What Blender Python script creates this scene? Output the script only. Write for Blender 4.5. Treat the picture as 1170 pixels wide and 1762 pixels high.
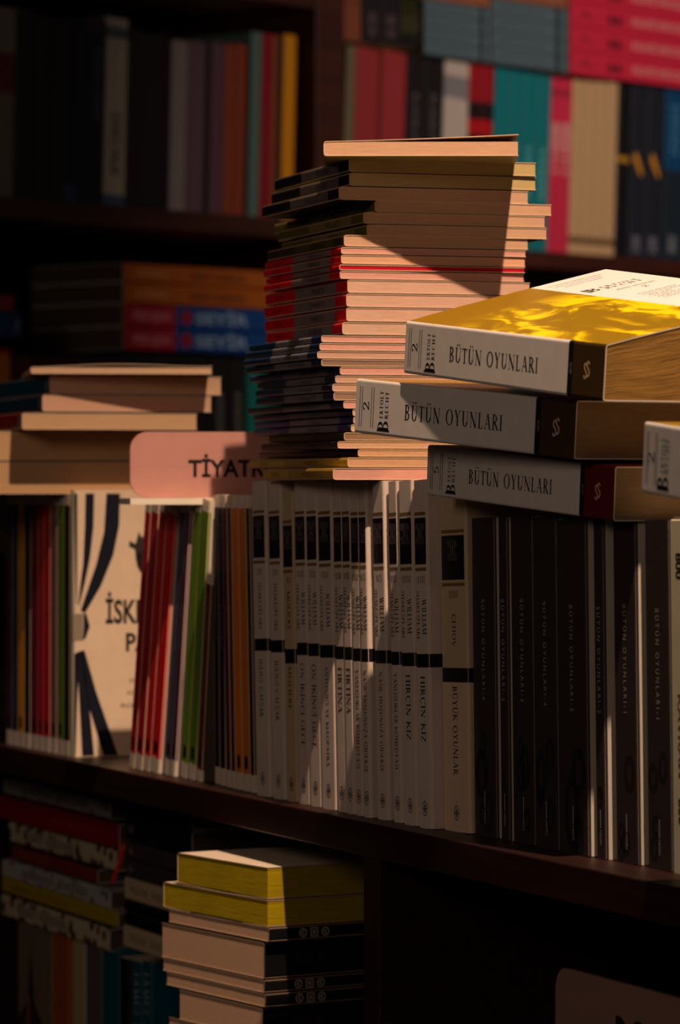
import bpy, math, random
from mathutils import Vector, Matrix
random.seed(7)
S = bpy.context.scene
for o in list(bpy.data.objects): bpy.data.objects.remove(o)
COL = S.collection

# ------------------------------------------------------------------ camera, world, lamps, exposure
CAMZ = 1.55                      # metres; every length below is in centimetres unless noted
F, CX, HY = 6500.0, 585.0, 835.0 # long lens, horizon row
cam = bpy.data.cameras.new('camera'); cam.sensor_fit = 'VERTICAL'; cam.sensor_height = 36
cam.lens = F / 1762 * 36; cam.clip_end = 50; cam.clip_start = .05
cam.dof.use_dof = True; cam.dof.focus_distance = 2.20; cam.dof.aperture_fstop = 12.5
camo = bpy.data.objects.new('camera', cam); COL.objects.link(camo)
camo.location = (0, 0, CAMZ); camo.rotation_euler = (math.pi/2 - math.atan((881-HY)/F), 0, 0)
S.camera = camo
S.view_settings.view_transform = 'Standard'; S.view_settings.look = 'None'
S.view_settings.exposure = 0.0; S.view_settings.gamma = 1.0; S.view_settings.use_curve_mapping = False
W_ = bpy.data.worlds.new('world'); S.world = W_; W_.use_nodes = True
W_.node_tree.nodes['Background'].inputs[0].default_value = (1.0, .70, .55, 1)
W_.node_tree.nodes['Background'].inputs[1].default_value = 0.03

def spot(name, pos, aim, watt, color, radius, size, blend):
    l = bpy.data.lights.new(name, 'SPOT'); l.energy = watt; l.color = color
    l.shadow_soft_size = radius; l.spot_size = math.radians(size); l.spot_blend = blend
    o = bpy.data.objects.new(name, l); COL.objects.link(o)
    p = Vector((pos[0]/100, pos[1]/100, CAMZ+pos[2]/100)); a = Vector((aim[0]/100, aim[1]/100, CAMZ+aim[2]/100))
    o.location = p; o.rotation_euler = (a-p).to_track_quat('-Z', 'Y').to_euler()
    return o
# ceiling spot above the reader's side of the bookcase (hard shadows), and one for the far wall
spot('ceiling_spot', (26, 138, 160), (2, 235, -8), 225, (1, .71, .52), .016, 42, .95)
spot('wall_spot', (165, 320, 110), (60, 488, 34), 92, (1, .80, .66), .06, 58, 1.0)
spot('fill_light', (-120, 40, 70), (-8, 255, -5), 21, (1, .76, .64), .30, 80, .8)  # added soft fill from the front left, lifts shaded spines; no real lamp

# ------------------------------------------------------------------ helpers
def lin(c):
    f = lambda v: (v/255/12.92) if v/255 <= .04045 else ((v/255+.055)/1.055)**2.4
    return (f(c[0]), f(c[1]), f(c[2]), 1)
class Fr:                       # a row frame: origin, direction along the shelf, direction into the shelf
    def __init__(s, p, d):
        s.p = Vector(p); s.d = Vector(d).normalized(); s.n = Vector((-s.d.y, s.d.x))
    def pt(s, u, v): return s.p + s.d*u + s.n*v
    def u_at(s, x, v):
        k = (x-CX)/F; q = s.p + s.n*v
        return (k*q.y - q.x) / (s.d.x - k*s.d.y)
    def v_at(s, x, u):
        k = (x-CX)/F; q = s.p + s.d*u
        return (k*q.y - q.x) / (s.n.x - k*s.n.y)
def zz(y, D): return (HY-y)/F*D
A0 = math.radians(67.2)
SH = Fr((4.69, 225.7), (math.cos(A0), -math.sin(A0)))            # front bookcase
A1 = math.radians(48.3)
BG = Fr((-25.3, 427.0), (math.cos(A1), math.sin(A1)))            # wall bookcase
SZ = -20.56                                                       # top of the display shelf

def M(p, z, xd, zd):            # matrix from centimetre position, local x and local z
    x = Vector(xd).normalized(); zv = Vector(zd).normalized(); y = zv.cross(x).normalized(); x = y.cross(zv)
    m = Matrix(((x.x, y.x, zv.x), (x.y, y.y, zv.y), (x.z, y.z, zv.z))).to_4x4()
    m.translation = Vector((p[0]/100, p[1]/100, CAMZ + z/100)); return m
def stand(fr, u, v, z, lean=0, yaw=0):
    n = Vector((fr.n.x, fr.n.y, 0)); d = Vector((fr.d.x, fr.d.y, 0)); up = Vector((0, 0, 1))
    R = Matrix.Rotation(math.radians(yaw), 3, 'Z')
    p = fr.pt(u, v)
    return M(p, z, R@n, up*math.cos(math.radians(lean)) + (R@d)*math.sin(math.radians(lean)))
def lie(p, z, ang, pitch=0, roll=0):   # p: tail end of the spine, ang: direction of the tail from the picture plane
    a = math.radians(ang); db = Vector((math.cos(a), -math.sin(a), 0)); up = Vector((0, 0, 1))
    n = Vector((math.sin(a), math.cos(a), 0)); q = math.radians(pitch)
    zl = -db*math.cos(q) + up*math.sin(q)
    r = math.radians(roll); x = n*math.cos(r) + up*math.sin(r)
    return M(p, z, x, zl)

def mesh(name, vs, fs, mats, mi=None, parent=None, uv=None, smooth=False):
    me = bpy.data.meshes.new(name); me.from_pydata([tuple(c/100 for c in v) for v in vs], [], fs)
    for m in (mats if isinstance(mats, (list, tuple)) else [mats]): me.materials.append(m)
    if mi: me.polygons.foreach_set('material_index', mi)
    if uv:
        L = me.uv_layers.new(name='page')
        k = 0
        for f in uv:
            for c in f: L.data[k].uv = c; k += 1
    if smooth: me.polygons.foreach_set('use_smooth', [True]*len(fs))
    me.update()
    o = bpy.data.objects.new(name, me); COL.objects.link(o)
    if parent: o.parent = parent
    return o
def tag(o, label=None, cat=None, group=None, kind=None):
    if label: o['label'] = label
    if cat: o['category'] = cat
    if group: o['group'] = group
    if kind: o['kind'] = kind
    return o

MC = {}
def nodes(name):
    m = bpy.data.materials.new(name); m.use_nodes = True
    return m, m.node_tree, m.node_tree.nodes['Principled BSDF']
def plain(c, rough=.55, key=None):
    k = ('p', c, rough)
    if k not in MC:
        m, t, b = nodes('print'); b.inputs['Roughness'].default_value = rough
        b.inputs['Specular IOR Level'].default_value = .3
        n = t.nodes.new('ShaderNodeTexNoise'); n.inputs['Scale'].default_value = 60; n.inputs['Detail'].default_value = 4
        tc = t.nodes.new('ShaderNodeTexCoord'); t.links.new(tc.outputs['Object'], n.inputs['Vector'])
        mx = t.nodes.new('ShaderNodeMix'); mx.data_type = 'RGBA'
        a = lin(c); mx.inputs[6].default_value = tuple(v*.86 for v in a[:3])+(1,); mx.inputs[7].default_value = tuple(min(1, v*1.1) for v in a[:3])+(1,)
        t.links.new(n.outputs['Fac'], mx.inputs[0]); t.links.new(mx.outputs[2], b.inputs['Base Color'])
        MC[k] = m
    return MC[k]
def bands(stops, H, axis=2, rough=.5):       # stops: [(fraction from the tail end, colour)], hard printed bands
    k = ('b', tuple(stops), round(H, 2), axis)
    if k not in MC:
        m, t, b = nodes('printed_bands'); b.inputs['Roughness'].default_value = rough
        b.inputs['Specular IOR Level'].default_value = .3
        tc = t.nodes.new('ShaderNodeTexCoord'); sx = t.nodes.new('ShaderNodeSeparateXYZ')
        t.links.new(tc.outputs['Object'], sx.inputs[0])
        mu = t.nodes.new('ShaderNodeMath'); mu.operation = 'MULTIPLY'; mu.inputs[1].default_value = 100/H
        t.links.new(sx.outputs[axis], mu.inputs[0])
        cr = t.nodes.new('ShaderNodeValToRGB'); cr.color_ramp.interpolation = 'CONSTANT'
        els = cr.color_ramp.elements
        els[0].position = 0; els[0].color = lin(stops[0][1])
        els[1].position = .9999 if len(stops) < 2 else stops[1][0]; els[1].color = lin(stops[-1][1] if len(stops) < 2 else stops[1][1])
        for p, c in stops[2:]:
            e = els.new(p); e.color = lin(c)
        t.links.new(mu.outputs[0], cr.inputs[0])
        n = t.nodes.new('ShaderNodeTexNoise'); n.inputs['Scale'].default_value = 90
        t.links.new(tc.outputs['Object'], n.inputs['Vector'])
        mp = t.nodes.new('ShaderNodeMapRange'); mp.inputs[3].default_value = .88; mp.inputs[4].default_value = 1.08
        t.links.new(n.outputs['Fac'], mp.inputs[0])
        mx = t.nodes.new('ShaderNodeMix'); mx.data_type = 'RGBA'; mx.blend_type = 'MULTIPLY'; mx.inputs[0].default_value = 1
        t.links.new(cr.outputs[0], mx.inputs[6]); t.links.new(mp.outputs[0], mx.inputs[7])
        t.links.new(mx.outputs[2], b.inputs['Base Color'])
        MC[k] = m
    return MC[k]
def paper(c=(225, 190, 150), contrast=.18, scale=1.0, warp=0.0):
    k = ('pg', c, contrast, scale, warp)
    if k not in MC:
        m, t, b = nodes('page_edges'); b.inputs['Roughness'].default_value = .9
        b.inputs['Specular IOR Level'].default_value = .1
        uv = t.nodes.new('ShaderNodeUVMap'); uv.uv_map = 'page'
        mp = t.nodes.new('ShaderNodeMapping'); mp.inputs['Scale'].default_value = (.35*scale, 16*scale, 1)
        n = t.nodes.new('ShaderNodeTexNoise'); n.inputs['Scale'].default_value = 1.6; n.inputs['Detail'].default_value = 5
        n.inputs['Roughness'].default_value = .75
        if warp:
            w = t.nodes.new('ShaderNodeTexNoise'); w.inputs['Scale'].default_value = .35
            t.links.new(uv.outputs[0], w.inputs['Vector'])
            va = t.nodes.new('ShaderNodeVectorMath'); va.operation = 'MULTIPLY_ADD'; va.inputs[1].default_value = (0, warp, 0)
            t.links.new(w.outputs['Color'], va.inputs[0]); t.links.new(uv.outputs[0], va.inputs[2]); t.links.new(va.outputs[0], mp.inputs[0])
        else: t.links.new(uv.outputs[0], mp.inputs[0])
        t.links.new(mp.outputs[0], n.inputs['Vector'])
        mr = t.nodes.new('ShaderNodeMapRange'); mr.inputs[1].default_value = .3; mr.inputs[2].default_value = .7
        t.links.new(n.outputs['Fac'], mr.inputs[0])
        mx = t.nodes.new('ShaderNodeMix'); mx.data_type = 'RGBA'; a = lin(c)
        mx.inputs[6].default_value = tuple(v*(1-contrast*1.6) for v in a[:3])+(1,); mx.inputs[7].default_value = tuple(min(1, v*(1+contrast*.4)) for v in a[:3])+(1,)
        t.links.new(mr.outputs[0], mx.inputs[0]); t.links.new(mx.outputs[2], b.inputs['Base Color'])
        bp = t.nodes.new('ShaderNodeBump'); bp.inputs['Strength'].default_value = .35; bp.inputs['Distance'].default_value = .0004
        t.links.new(mr.outputs[0], bp.inputs['Height']); t.links.new(bp.outputs[0], b.inputs['Normal'])
        MC[k] = m
    return MC[k]
def wood(c=(44, 19, 11), rough=.45):
    k = ('w', c)
    if k not in MC:
        m, t, b = nodes('dark_stained_wood'); b.inputs['Roughness'].default_value = rough
        b.inputs['Specular IOR Level'].default_value = .35
        tc = t.nodes.new('ShaderNodeTexCoord'); mp = t.nodes.new('ShaderNodeMapping'); mp.inputs['Scale'].default_value = (2, 30, 30)
        n = t.nodes.new('ShaderNodeTexNoise'); n.inputs['Scale'].default_value = 3; n.inputs['Detail'].default_value = 8; n.inputs['Distortion'].default_value = .6
        t.links.new(tc.outputs['Object'], mp.inputs[0]); t.links.new(mp.outputs[0], n.inputs['Vector'])
        cr = t.nodes.new('ShaderNodeValToRGB'); a = lin(c)
        cr.color_ramp.elements[0].position = .3; cr.color_ramp.elements[0].color = tuple(v*.5 for v in a[:3])+(1,)
        cr.color_ramp.elements[1].position = .7; cr.color_ramp.elements[1].color = a
        t.links.new(n.outputs['Fac'], cr.inputs[0]); t.links.new(cr.outputs[0], b.inputs['Base Color'])
        MC[k] = m
    return MC[k]
def floral(base, cols, scale, key):
    k = ('f', key)
    if k not in MC:
        m, t, b = nodes('floral_print'); b.inputs['Roughness'].default_value = .5
        tc = t.nodes.new('ShaderNodeTexCoord'); v = t.nodes.new('ShaderNodeTexVoronoi'); v.inputs['Scale'].default_value = scale
        t.links.new(tc.outputs['Object'], v.inputs['Vector'])
        c1 = t.nodes.new('ShaderNodeValToRGB'); c1.color_ramp.interpolation = 'CONSTANT'
        sp = t.nodes.new('ShaderNodeSeparateXYZ'); t.links.new(v.outputs['Color'], sp.inputs[0])
        els = c1.color_ramp.elements
        els[0].color = lin(cols[0]); els[0].position = 0; els[1].position = 1/len(cols); els[1].color = lin(cols[1])
        for i in range(2, len(cols)): e = els.new(i/len(cols)); e.color = lin(cols[i])
        t.links.new(sp.outputs[0], c1.inputs[0])
        gt = t.nodes.new('ShaderNodeMath'); gt.operation = 'LESS_THAN'; gt.inputs[1].default_value = .45
        t.links.new(v.outputs['Distance'], gt.inputs[0])
        mx = t.nodes.new('ShaderNodeMix'); mx.data_type = 'RGBA'; mx.inputs[6].default_value = lin(base)
        t.links.new(gt.outputs[0], mx.inputs[0]); t.links.new(c1.outputs[0], mx.inputs[7]); t.links.new(mx.outputs[2], b.inputs['Base Color'])
        MC[k] = m
    return MC[k]

# ------------------------------------------------------------------ lettering
K, HL = .15, .055
def ln(x1, y1, x2, y2, w):
    dx, dy = x2-x1, y2-y1; L = math.hypot(dx, dy) or 1; nx, ny = -dy/L*w/2, dx/L*w/2
    return [[(x1+nx, y1+ny), (x1-nx, y1-ny), (x2-nx, y2-ny), (x2+nx, y2+ny)]]
def st(x, y0=0, y1=1, w=K, s0=True, s1=True):
    r = [[(x-w/2, y0), (x+w/2, y0), (x+w/2, y1), (x-w/2, y1)]]
    e = w/2+.075
    if s0: r.append([(x-e, y0), (x+e, y0), (x+e, y0+.04), (x-e, y0+.04)])
    if s1: r.append([(x-e, y1-.04), (x+e, y1-.04), (x+e, y1), (x-e, y1)])
    return r
def ring(cx, cy, rx, ry, wx, wy, a0=0, a1=360, n=20):
    r = []
    for i in range(n):
        p, q = math.radians(a0+(a1-a0)*i/n), math.radians(a0+(a1-a0)*(i+1)/n)
        o = lambda a: (cx+rx*math.cos(a), cy+ry*math.sin(a)); j = lambda a: (cx+(rx-wx)*math.cos(a), cy+(ry-wy)*math.sin(a))
        r.append([o(p), o(q), j(q), j(p)])
    return r
def pl(pts, w):
    r = []
    for a, b in zip(pts, pts[1:]): r += ln(a[0], a[1], b[0], b[1], w)
    return r
def dots(cx): return [[(cx-.2+q, 1.12), (cx-.08+q, 1.12), (cx-.08+q, 1.24), (cx-.2+q, 1.24)] for q in (0, .28)]
def ced(cx): return pl([(cx, 0), (cx+.04, -.08), (cx+.08, -.16), (cx-.08, -.22)], .06)
G = {}
G['I'] = (.32, st(.16)); G['İ'] = (.32, st(.16)+[[(.1, 1.1), (.22, 1.1), (.22, 1.22), (.1, 1.22)]])
G['L'] = (.58, st(.15)+ln(.1, .02, .52, .02, HL)+ln(.52, 0, .55, .2, HL))
G['T'] = (.68, st(.34, s1=False)+ln(.03, .97, .65, .97, HL)+ln(.04, 1, .03, .8, HL)+ln(.64, 1, .65, .8, HL))
G['E'] = (.6, st(.15)+ln(.1, .02, .54, .02, HL)+ln(.1, .98, .5, .98, HL)+ln(.1, .52, .42, .52, HL)+ln(.54, 0, .57, .18, HL)+ln(.5, 1, .51, .84, HL))
G['F'] = (.55, st(.15)+ln(.1, .98, .5, .98, HL)+ln(.1, .52, .42, .52, HL)+ln(.5, 1, .52, .82, HL))
G['H'] = (.84, st(.16)+st(.68)+ln(.16, .52, .68, .52, HL))
G['N'] = (.86, st(.15, w=HL)+ln(.1, 1, .7, 0, K)+st(.71, w=HL, s0=False))
G['M'] = (1.0, st(.15, w=HL)+ln(.17, 1, .48, .02, K)+ln(.48, .02, .8, 1, HL)+st(.83))
G['A'] = (.8, ln(.12, 0, .4, 1, HL)+ln(.4, 1, .68, 0, K)+ln(.2, .34, .58, .34, HL)+ln(.03, .02, .22, .02, .04)+ln(.56, .02, .8, .02, .04))
G['V'] = (.8, ln(.12, 1, .4, 0, K)+ln(.4, 0, .68, 1, HL)+ln(.02, .98, .25, .98, .04)+ln(.58, .98, .78, .98, .04))
G['W'] = (1.12, ln(.12, 1, .34, 0, K)+ln(.34, 0, .56, 1, HL)+ln(.5, 1, .74, 0, K)+ln(.74, 0, 1.0, 1, HL)+ln(.02, .98, .25, .98, .04)+ln(.9, .98, 1.1, .98, .04))
G['Y'] = (.76, ln(.12, 1, .38, .48, K)+ln(.38, .48, .64, 1, HL)+st(.38, 0, .5, s1=False)+ln(.02, .98, .25, .98, .04)+ln(.54, .98, .75, .98, .04))
G['U'] = (.8, st(.17, .3, 1, s0=False)+st(.66, .3, 1, w=HL, s0=False)+ring(.395, .32, .29, .33, K, HL, 180, 360))
G['Ü'] = (.8, G['U'][1]+dots(.4))
G['O'] = (.92, ring(.46, .5, .42, .52, K, HL, n=28)); G['Ö'] = (.92, G['O'][1]+dots(.46))
G['C'] = (.8, ring(.46, .5, .42, .52, K, HL, 48, 312, 24)+ln(.73, .72, .74, .95, HL)); G['Ç'] = (.8, G['C'][1]+ced(.42))
G['G'] = (.88, ring(.46, .5, .42, .52, K, HL, 48, 318, 24)+st(.74, .05, .45, s0=False)+ln(.72, .74, .73, .95, HL))
G['B'] = (.66, st(.15)+ring(.22, .76, .33, .25, K, HL, -90, 90, 12)+ring(.22, .26, .38, .27, K, HL, -90, 90, 12)+ln(.1, .98, .24, .98, HL)+ln(.1, .52, .24, .52, HL)+ln(.1, .02, .24, .02, HL))
G['P'] = (.6, st(.15)+ring(.2, .73, .36, .27, K, HL, -90, 90, 12)+ln(.1, .98, .22, .98, HL)+ln(.1, .48, .22, .48, HL))
G['R'] = (.72, G['P'][1]+ln(.3, .5, .64, .0, K)+ln(.58, .02, .74, .02, .04))
G['D'] = (.84, st(.15)+ring(.24, .5, .54, .5, K, HL, -90, 90, 18)+ln(.1, .98, .26, .98, HL)+ln(.1, .02, .26, .02, HL))
G['K'] = (.76, st(.15)+ln(.2, .45, .62, .98, HL)+ln(.32, .58, .68, .02, K)+ln(.52, .98, .72, .98, .04)+ln(.6, .02, .78, .02, .04))
G['J'] = (.42, st(.24, .1, 1, s0=False)+ring(.06, .06, .24, .22, .1, HL, -90, 0, 8))
G['Z'] = (.66, ln(.05, .97, .6, .97, HL)+ln(.06, .03, .62, .03, HL)+ln(.58, .97, .09, .03, K)+ln(.05, 1, .05, .82, HL)+ln(.62, 0, .62, .18, HL))
G['X'] = (.78, ln(.14, 1, .64, 0, K)+ln(.64, 1, .14, 0, HL)+ln(.04, .98, .26, .98, .04)+ln(.54, .02, .76, .02, .04)+ln(.54, .98, .72, .98, .04)+ln(.04, .02, .22, .02, .04))
_s = [(.5, .8), (.42, .94), (.28, .99), (.14, .9), (.11, .74), (.2, .6), (.38, .47), (.5, .33), (.47, .13), (.33, .01), (.17, .03), (.07, .2)]
G['S'] = (.6, pl(_s, .09)+ln(.51, .76, .51, .97, HL)+ln(.07, .02, .07, .26, HL)); G['Ş'] = (.6, G['S'][1]+ced(.28))
G['2'] = (.6, pl([(.07, .72), (.12, .93), (.28, 1.0), (.44, .92), (.48, .74), (.4, .52), (.1, .06)], .1)+ln(.08, .05, .54, .05, .11)+ln(.53, .03, .55, .25, HL))
G['5'] = (.58, pl([(.48, .95), (.16, .95), (.13, .55), (.3, .62), (.46, .52), (.5, .3), (.4, .08), (.2, .02), (.06, .12)], .09))
G['-'] = (.4, ln(.05, .4, .33, .4, .07)); G[' '] = (.4, []); G['^'] = (.3, [])
def serif(txt, size, width=None, gap=.06):
    x = 0; out = []
    for ch in txt:
        w, ps = G.get(ch, G[' ']); out += [[(a+x, b) for a, b in p] for p in ps]; x += w+gap
    sx = (width/x) if width else size
    return [[(a*sx, b*size) for a, b in p] for p in out], x*sx
SC = {}
def sans(txt, size, width=None, bold=0.0, track=1.0):
    k = (txt, bold, track)
    if k not in SC:
        c = bpy.data.curves.new('lettering', 'FONT'); c.body = txt; c.size = 1; c.offset = bold; c.space_character = track
        c.resolution_u = 3
        o = bpy.data.objects.new('lettering', c); COL.objects.link(o)
        dg = bpy.context.evaluated_depsgraph_get(); dg.update()
        me = bpy.data.meshes.new_from_object(o.evaluated_get(dg), depsgraph=dg)
        vs = [v.co.copy() for v in me.vertices]
        ps = [[(vs[i].x, vs[i].y) for i in p.vertices] for p in me.polygons]
        bpy.data.objects.remove(o); bpy.data.curves.remove(c); bpy.data.meshes.remove(me)
        if vs:
            x0 = min(v.x for v in vs); x1 = max(v.x for v in vs)
        else: x0, x1 = 0, 1
        SC[k] = ([[(a-x0, b) for a, b in p] for p in ps], x1-x0)
    ps, w = SC[k]; cap = .73
    sx = (width/w) if width else size/cap
    return [[(a*sx, b*size/cap) for a, b in p] for p in ps], w*sx
def put(polys, org, right, up):     # 2-D shapes onto a local plane, centimetres
    org, right, up = Vector(org), Vector(right), Vector(up); vs = []; fs = []
    for p in polys:
        fs.append(tuple(range(len(vs), len(vs)+len(p))))
        for a, b in p: vs.append(tuple(org+right*a+up*b))
    return vs, fs
def join(parts):
    V = []; Fs = []
    for vs, fs in parts:
        k = len(V); V += vs; Fs += [tuple(i+k for i in f) for f in fs]
    return V, Fs
E = .007
DOWN, SUP = (0, 0, -1), (0, -1, 0)           # text that runs down a standing spine
def spine_down(polys, w, zc, yc, h):          # centred at height zc, offset yc (towards the front cover positive)
    return put(polys, (-E, -yc+h/2, zc+w/2), DOWN, SUP)
def spine_flat(polys, w, zc, yc, h):          # upright when the book stands
    return put(polys, (-E, -yc+w/2, zc-h/2), (0, -1, 0), (0, 0, 1))
def rect(x0, y0, x1, y1): return [[(x0, y0), (x1, y0), (x1, y1), (x0, y1)]]

# ------------------------------------------------------------------ the book builder
def book(name, mat, H, W, T, spine, front=None, back=None, pages=None, lift=None, swell=0, tc=.035, r=None, inset=.04,
         inside=(225, 215, 200), label=None, group=None, cat='book', rough=.5, nz=None):
    """local x: from spine to fore edge, z: tail to head, y: thickness, front cover at -y"""
    root = bpy.data.objects.new(name, None); COL.objects.link(root); root.matrix_world = mat; root.empty_display_size = .02
    tag(root, label, cat, group)
    r = min(T*.3, .18) if r is None else r
    mk = lambda c: (c if not isinstance(c, tuple) else plain(c, rough))
    ms = mk(spine); mf = mk(front) if front else ms; mb = mk(back) if back else mf
    lf = lift or (lambda a, b: 0.0)
    nx = 10 if lift else 2; nz = nz or (8 if lift else 1)
    def path(off):
        P = []; t2 = T/2-off
        for i in range(nx+1):
            x = W-(W-r)*i/nx; P.append((x, -t2, max(0, (x-r)/(W-r)), 2))
        for i in range(1, 5):
            a = math.pi/2*i/4; rr = max(r-off, .01); P.append((off+rr-rr*math.sin(a), -t2+rr-rr*math.cos(a), 0, 1))
        for i in range(0, 5):
            a = math.pi/2*i/4; rr = max(r-off, .01); P.append((off+rr-rr*math.cos(a), t2-rr+rr*math.sin(a), 0, 1))
        for i in range(nx-1, -1, -1):
            x = W-(W-r)*i/nx; P.append((x, t2, 0, 0))
        return P
    o, i_ = path(0), path(tc); n = len(o); vs = []; fs = []; mi = []
    for j in range(nz+1):
        z = H*j/nz
        for P in (o, i_):
            for (x, y, f, k) in P: vs.append((x, y - (lf(f, j/nz) if f > 0 else 0), z))
    for j in range(nz):
        a = j*2*n; b = (j+1)*2*n
        for k in range(n-1):
            seg = 2 if k < nx else (0 if k >= n-1-nx else 1)
            fs.append((a+k, b+k, b+k+1, a+k+1)); mi.append(seg)
            fs.append((a+n+k, a+n+k+1, b+n+k+1, b+n+k)); mi.append(3)
        fs.append((a, a+n, b+n, b)); mi.append(3); fs.append((a+n-1, b+n-1, b+2*n-1, a+2*n-1)); mi.append(3)
    for k in range(n-1):
        fs.append((k, k+1, n+k+1, n+k)); mi.append(3)
        q = nz*2*n; fs.append((q+k, q+n+k, q+n+k+1, q+k+1)); mi.append(3)
    mesh('cover', vs, fs, [mb, ms, mf, plain(inside, .8)], mi, root)
    # page block
    pm = pages or paper(); vs = []; fs = []; uv = []
    gx = nx*2 if lift else 1; gz = nz
    x0, x1 = tc, W-inset; ya, yb = -T/2+tc, T/2-tc
    def P(i, j, s):
        f = i/gx; x = x0+(x1-x0)*f; z = inset+(H-2*inset)*j/gz
        l = swell*lf(f, j/gz) if s == 0 else 0
        return (x, (ya-l) if s == 0 else yb, z)
    idx = {}
    def vi(i, j, s):
        if (i, j, s) not in idx: idx[(i, j, s)] = len(vs); vs.append(P(i, j, s))
        return idx[(i, j, s)]
    def q(c, u): fs.append(tuple(vi(*t) for t in c)); uv.append(u)
    for i in range(gx):
        xa, xb = (x1-x0)*i/gx, (x1-x0)*(i+1)/gx
        q([(i, 0, 0), (i+1, 0, 0), (i+1, 0, 1), (i, 0, 1)], [(xa, T), (xb, T), (xb, 0), (xa, 0)])
        q([(i, gz, 0), (i, gz, 1), (i+1, gz, 1), (i+1, gz, 0)], [(xa, T), (xa, 0), (xb, 0), (xb, T)])
        for j in range(gz):
            q([(i, j, 0), (i, j+1, 0), (i+1, j+1, 0), (i+1, j, 0)], [(0, T)]*4)
            q([(i, j, 1), (i+1, j, 1), (i+1, j+1, 1), (i, j+1, 1)], [(0, 0)]*4)
    for j in range(gz):
        za, zb = H*j/gz, H*(j+1)/gz
        q([(gx, j, 0), (gx, j+1, 0), (gx, j+1, 1), (gx, j, 1)], [(za, T), (zb, T), (zb, 0), (za, 0)])
        q([(0, j, 0), (0, j, 1), (0, j+1, 1), (0, j+1, 0)], [(za, T), (za, 0), (zb, 0), (zb, T)])
    mesh('page_block', vs, fs, pm, None, root, uv)
    return root
def lettering(root, parts, col, name='lettering', rough=.6):
    vs, fs = join(parts)
    if vs: return mesh(name, vs, fs, plain(col, rough), None, root)
ORD = ['', 'first', 'second', 'third', 'fourth', 'fifth', 'sixth', 'seventh', 'eighth', 'ninth', 'tenth', 'eleventh', 'twelfth', 'thirteenth', 'fourteenth', 'fifteenth', 'sixteenth', 'seventeenth', 'eighteenth', 'nineteenth', 'twentieth']

def box(name, fr, u0, u1, v0, v1, z0, z1, m, parent=None, bev=.1):
    vs = []
    for z in (z0, z1):
        for (u, v) in ((u0, v0), (u1, v0), (u1, v1), (u0, v1)): vs.append((u, v, z))
    fs = [(0, 1, 2, 3), (7, 6, 5, 4), (0, 4, 5, 1), (1, 5, 6, 2), (2, 6, 7, 3), (3, 7, 4, 0)]
    a = [ (fr.pt(v[0], v[1])) for v in vs]
    if parent is None:
        o = mesh(name, [(p.x, p.y, v[2]+CAMZ*100) for p, v in zip(a, vs)], [f[::-1] for f in fs], m)
    else: o = mesh(name, vs, [f[::-1] for f in fs], m, None, parent)
    b = o.modifiers.new('b', 'BEVEL'); b.width = bev/100; b.segments = 2; b.limit_method = 'ANGLE'
    return o
def frame_empty(name, fr):
    o = bpy.data.objects.new(name, None); COL.objects.link(o)
    m = Matrix(((fr.d.x, fr.n.x, 0), (fr.d.y, fr.n.y, 0), (0, 0, 1))).to_4x4()
    m.translation = Vector((fr.p.x/100, fr.p.y/100, CAMZ)); o.matrix_world = m
    return o

# ------------------------------------------------------------------ structure
wd = wood(); wd2 = wood((80, 36, 26)); FZ = -CAMZ*100
fl = mesh('floor', [(-450, -100, 0), (450, -100, 0), (450, 900, 0), (-450, 900, 0)], [(0, 1, 2, 3)], wood((52, 36, 26))); fl['kind'] = 'structure'
wb = box('wall_back', BG, -300, 420, 32, 36, FZ, 130, plain((58, 40, 32), .9)); wb['kind'] = 'structure'

bc = frame_empty('low_bookcase', SH)
tag(bc, 'low dark wooden bookcase with a display shelf crowded with standing books', 'bookcase')
box('display_shelf', SH, -150, 62, -1.0, 27, SZ-2.1, SZ, wd, bc)
box('divider', SH, -7.5, -5.0, -.4, 26, FZ+6, SZ-2.12, wd, bc)
box('lower_shelf', SH, -150, -7.52, -4.6, 26, -56.6, -54.6, wd, bc)
box('lower_shelf', SH, -4.98, 60, -.4, 26, -34.6, -32.6, wd, bc)
box('back_panel', SH, -150, 62, 27.02, 28, FZ+6, SZ-2.0, wd, bc)
box('side_panel', SH, -152.5, -150.02, -1, 27, FZ+6, SZ, wd, bc)
box('side_panel', SH, 62.02, 64.5, -1, 27, FZ+6, SZ, wd, bc)
box('plinth', SH, -150, 62, 1, 26, FZ, FZ+5.9, wd, bc)

LB, RB, SB = 31.6, 30.0, -5.0
wc = frame_empty('wall_bookcase', BG)
tag(wc, 'tall dark wooden bookcase standing against the wall behind the low one', 'bookcase')
uD0, uD1 = BG.u_at(538, 0), BG.u_at(586, 0)
box('divider', BG, uD0, uD1, -.6, 27, FZ+8, 118, wd2, wc)
box('side_panel', BG, -72, -69, -.6, 27, FZ+8, 118, wd2, wc)
box('side_panel', BG, 160, 163, -.6, 27, FZ+8, 118, wd2, wc)
for z0, z1, ua, ub in ((LB-2.4, LB, -69, uD0), (RB-2.2, RB, uD1, 160), (56.9, 59.3, -69, uD0), (78, 80.4, uD1, 160), (SB-2.4, SB, -69, uD0), (SB-8.4, SB-6, uD1, 160), (-46, -43.6, -69, uD0), (-50, -47.6, uD1, 160)):
    box('shelf', BG, ua+.02, ub-.02, -.3, 26.9, z0, z1, wd2, wc)
box('back_panel', BG, -72, 163, 27.02, 28, FZ+8, 118, wood((40, 18, 12)), wc)
box('plinth', BG, -72, 163, 1, 26, FZ, FZ+7.9, wd2, wc)
box('top_panel', BG, -72, 163, -.6, 28, 118.02, 121, wd2, wc)

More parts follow.
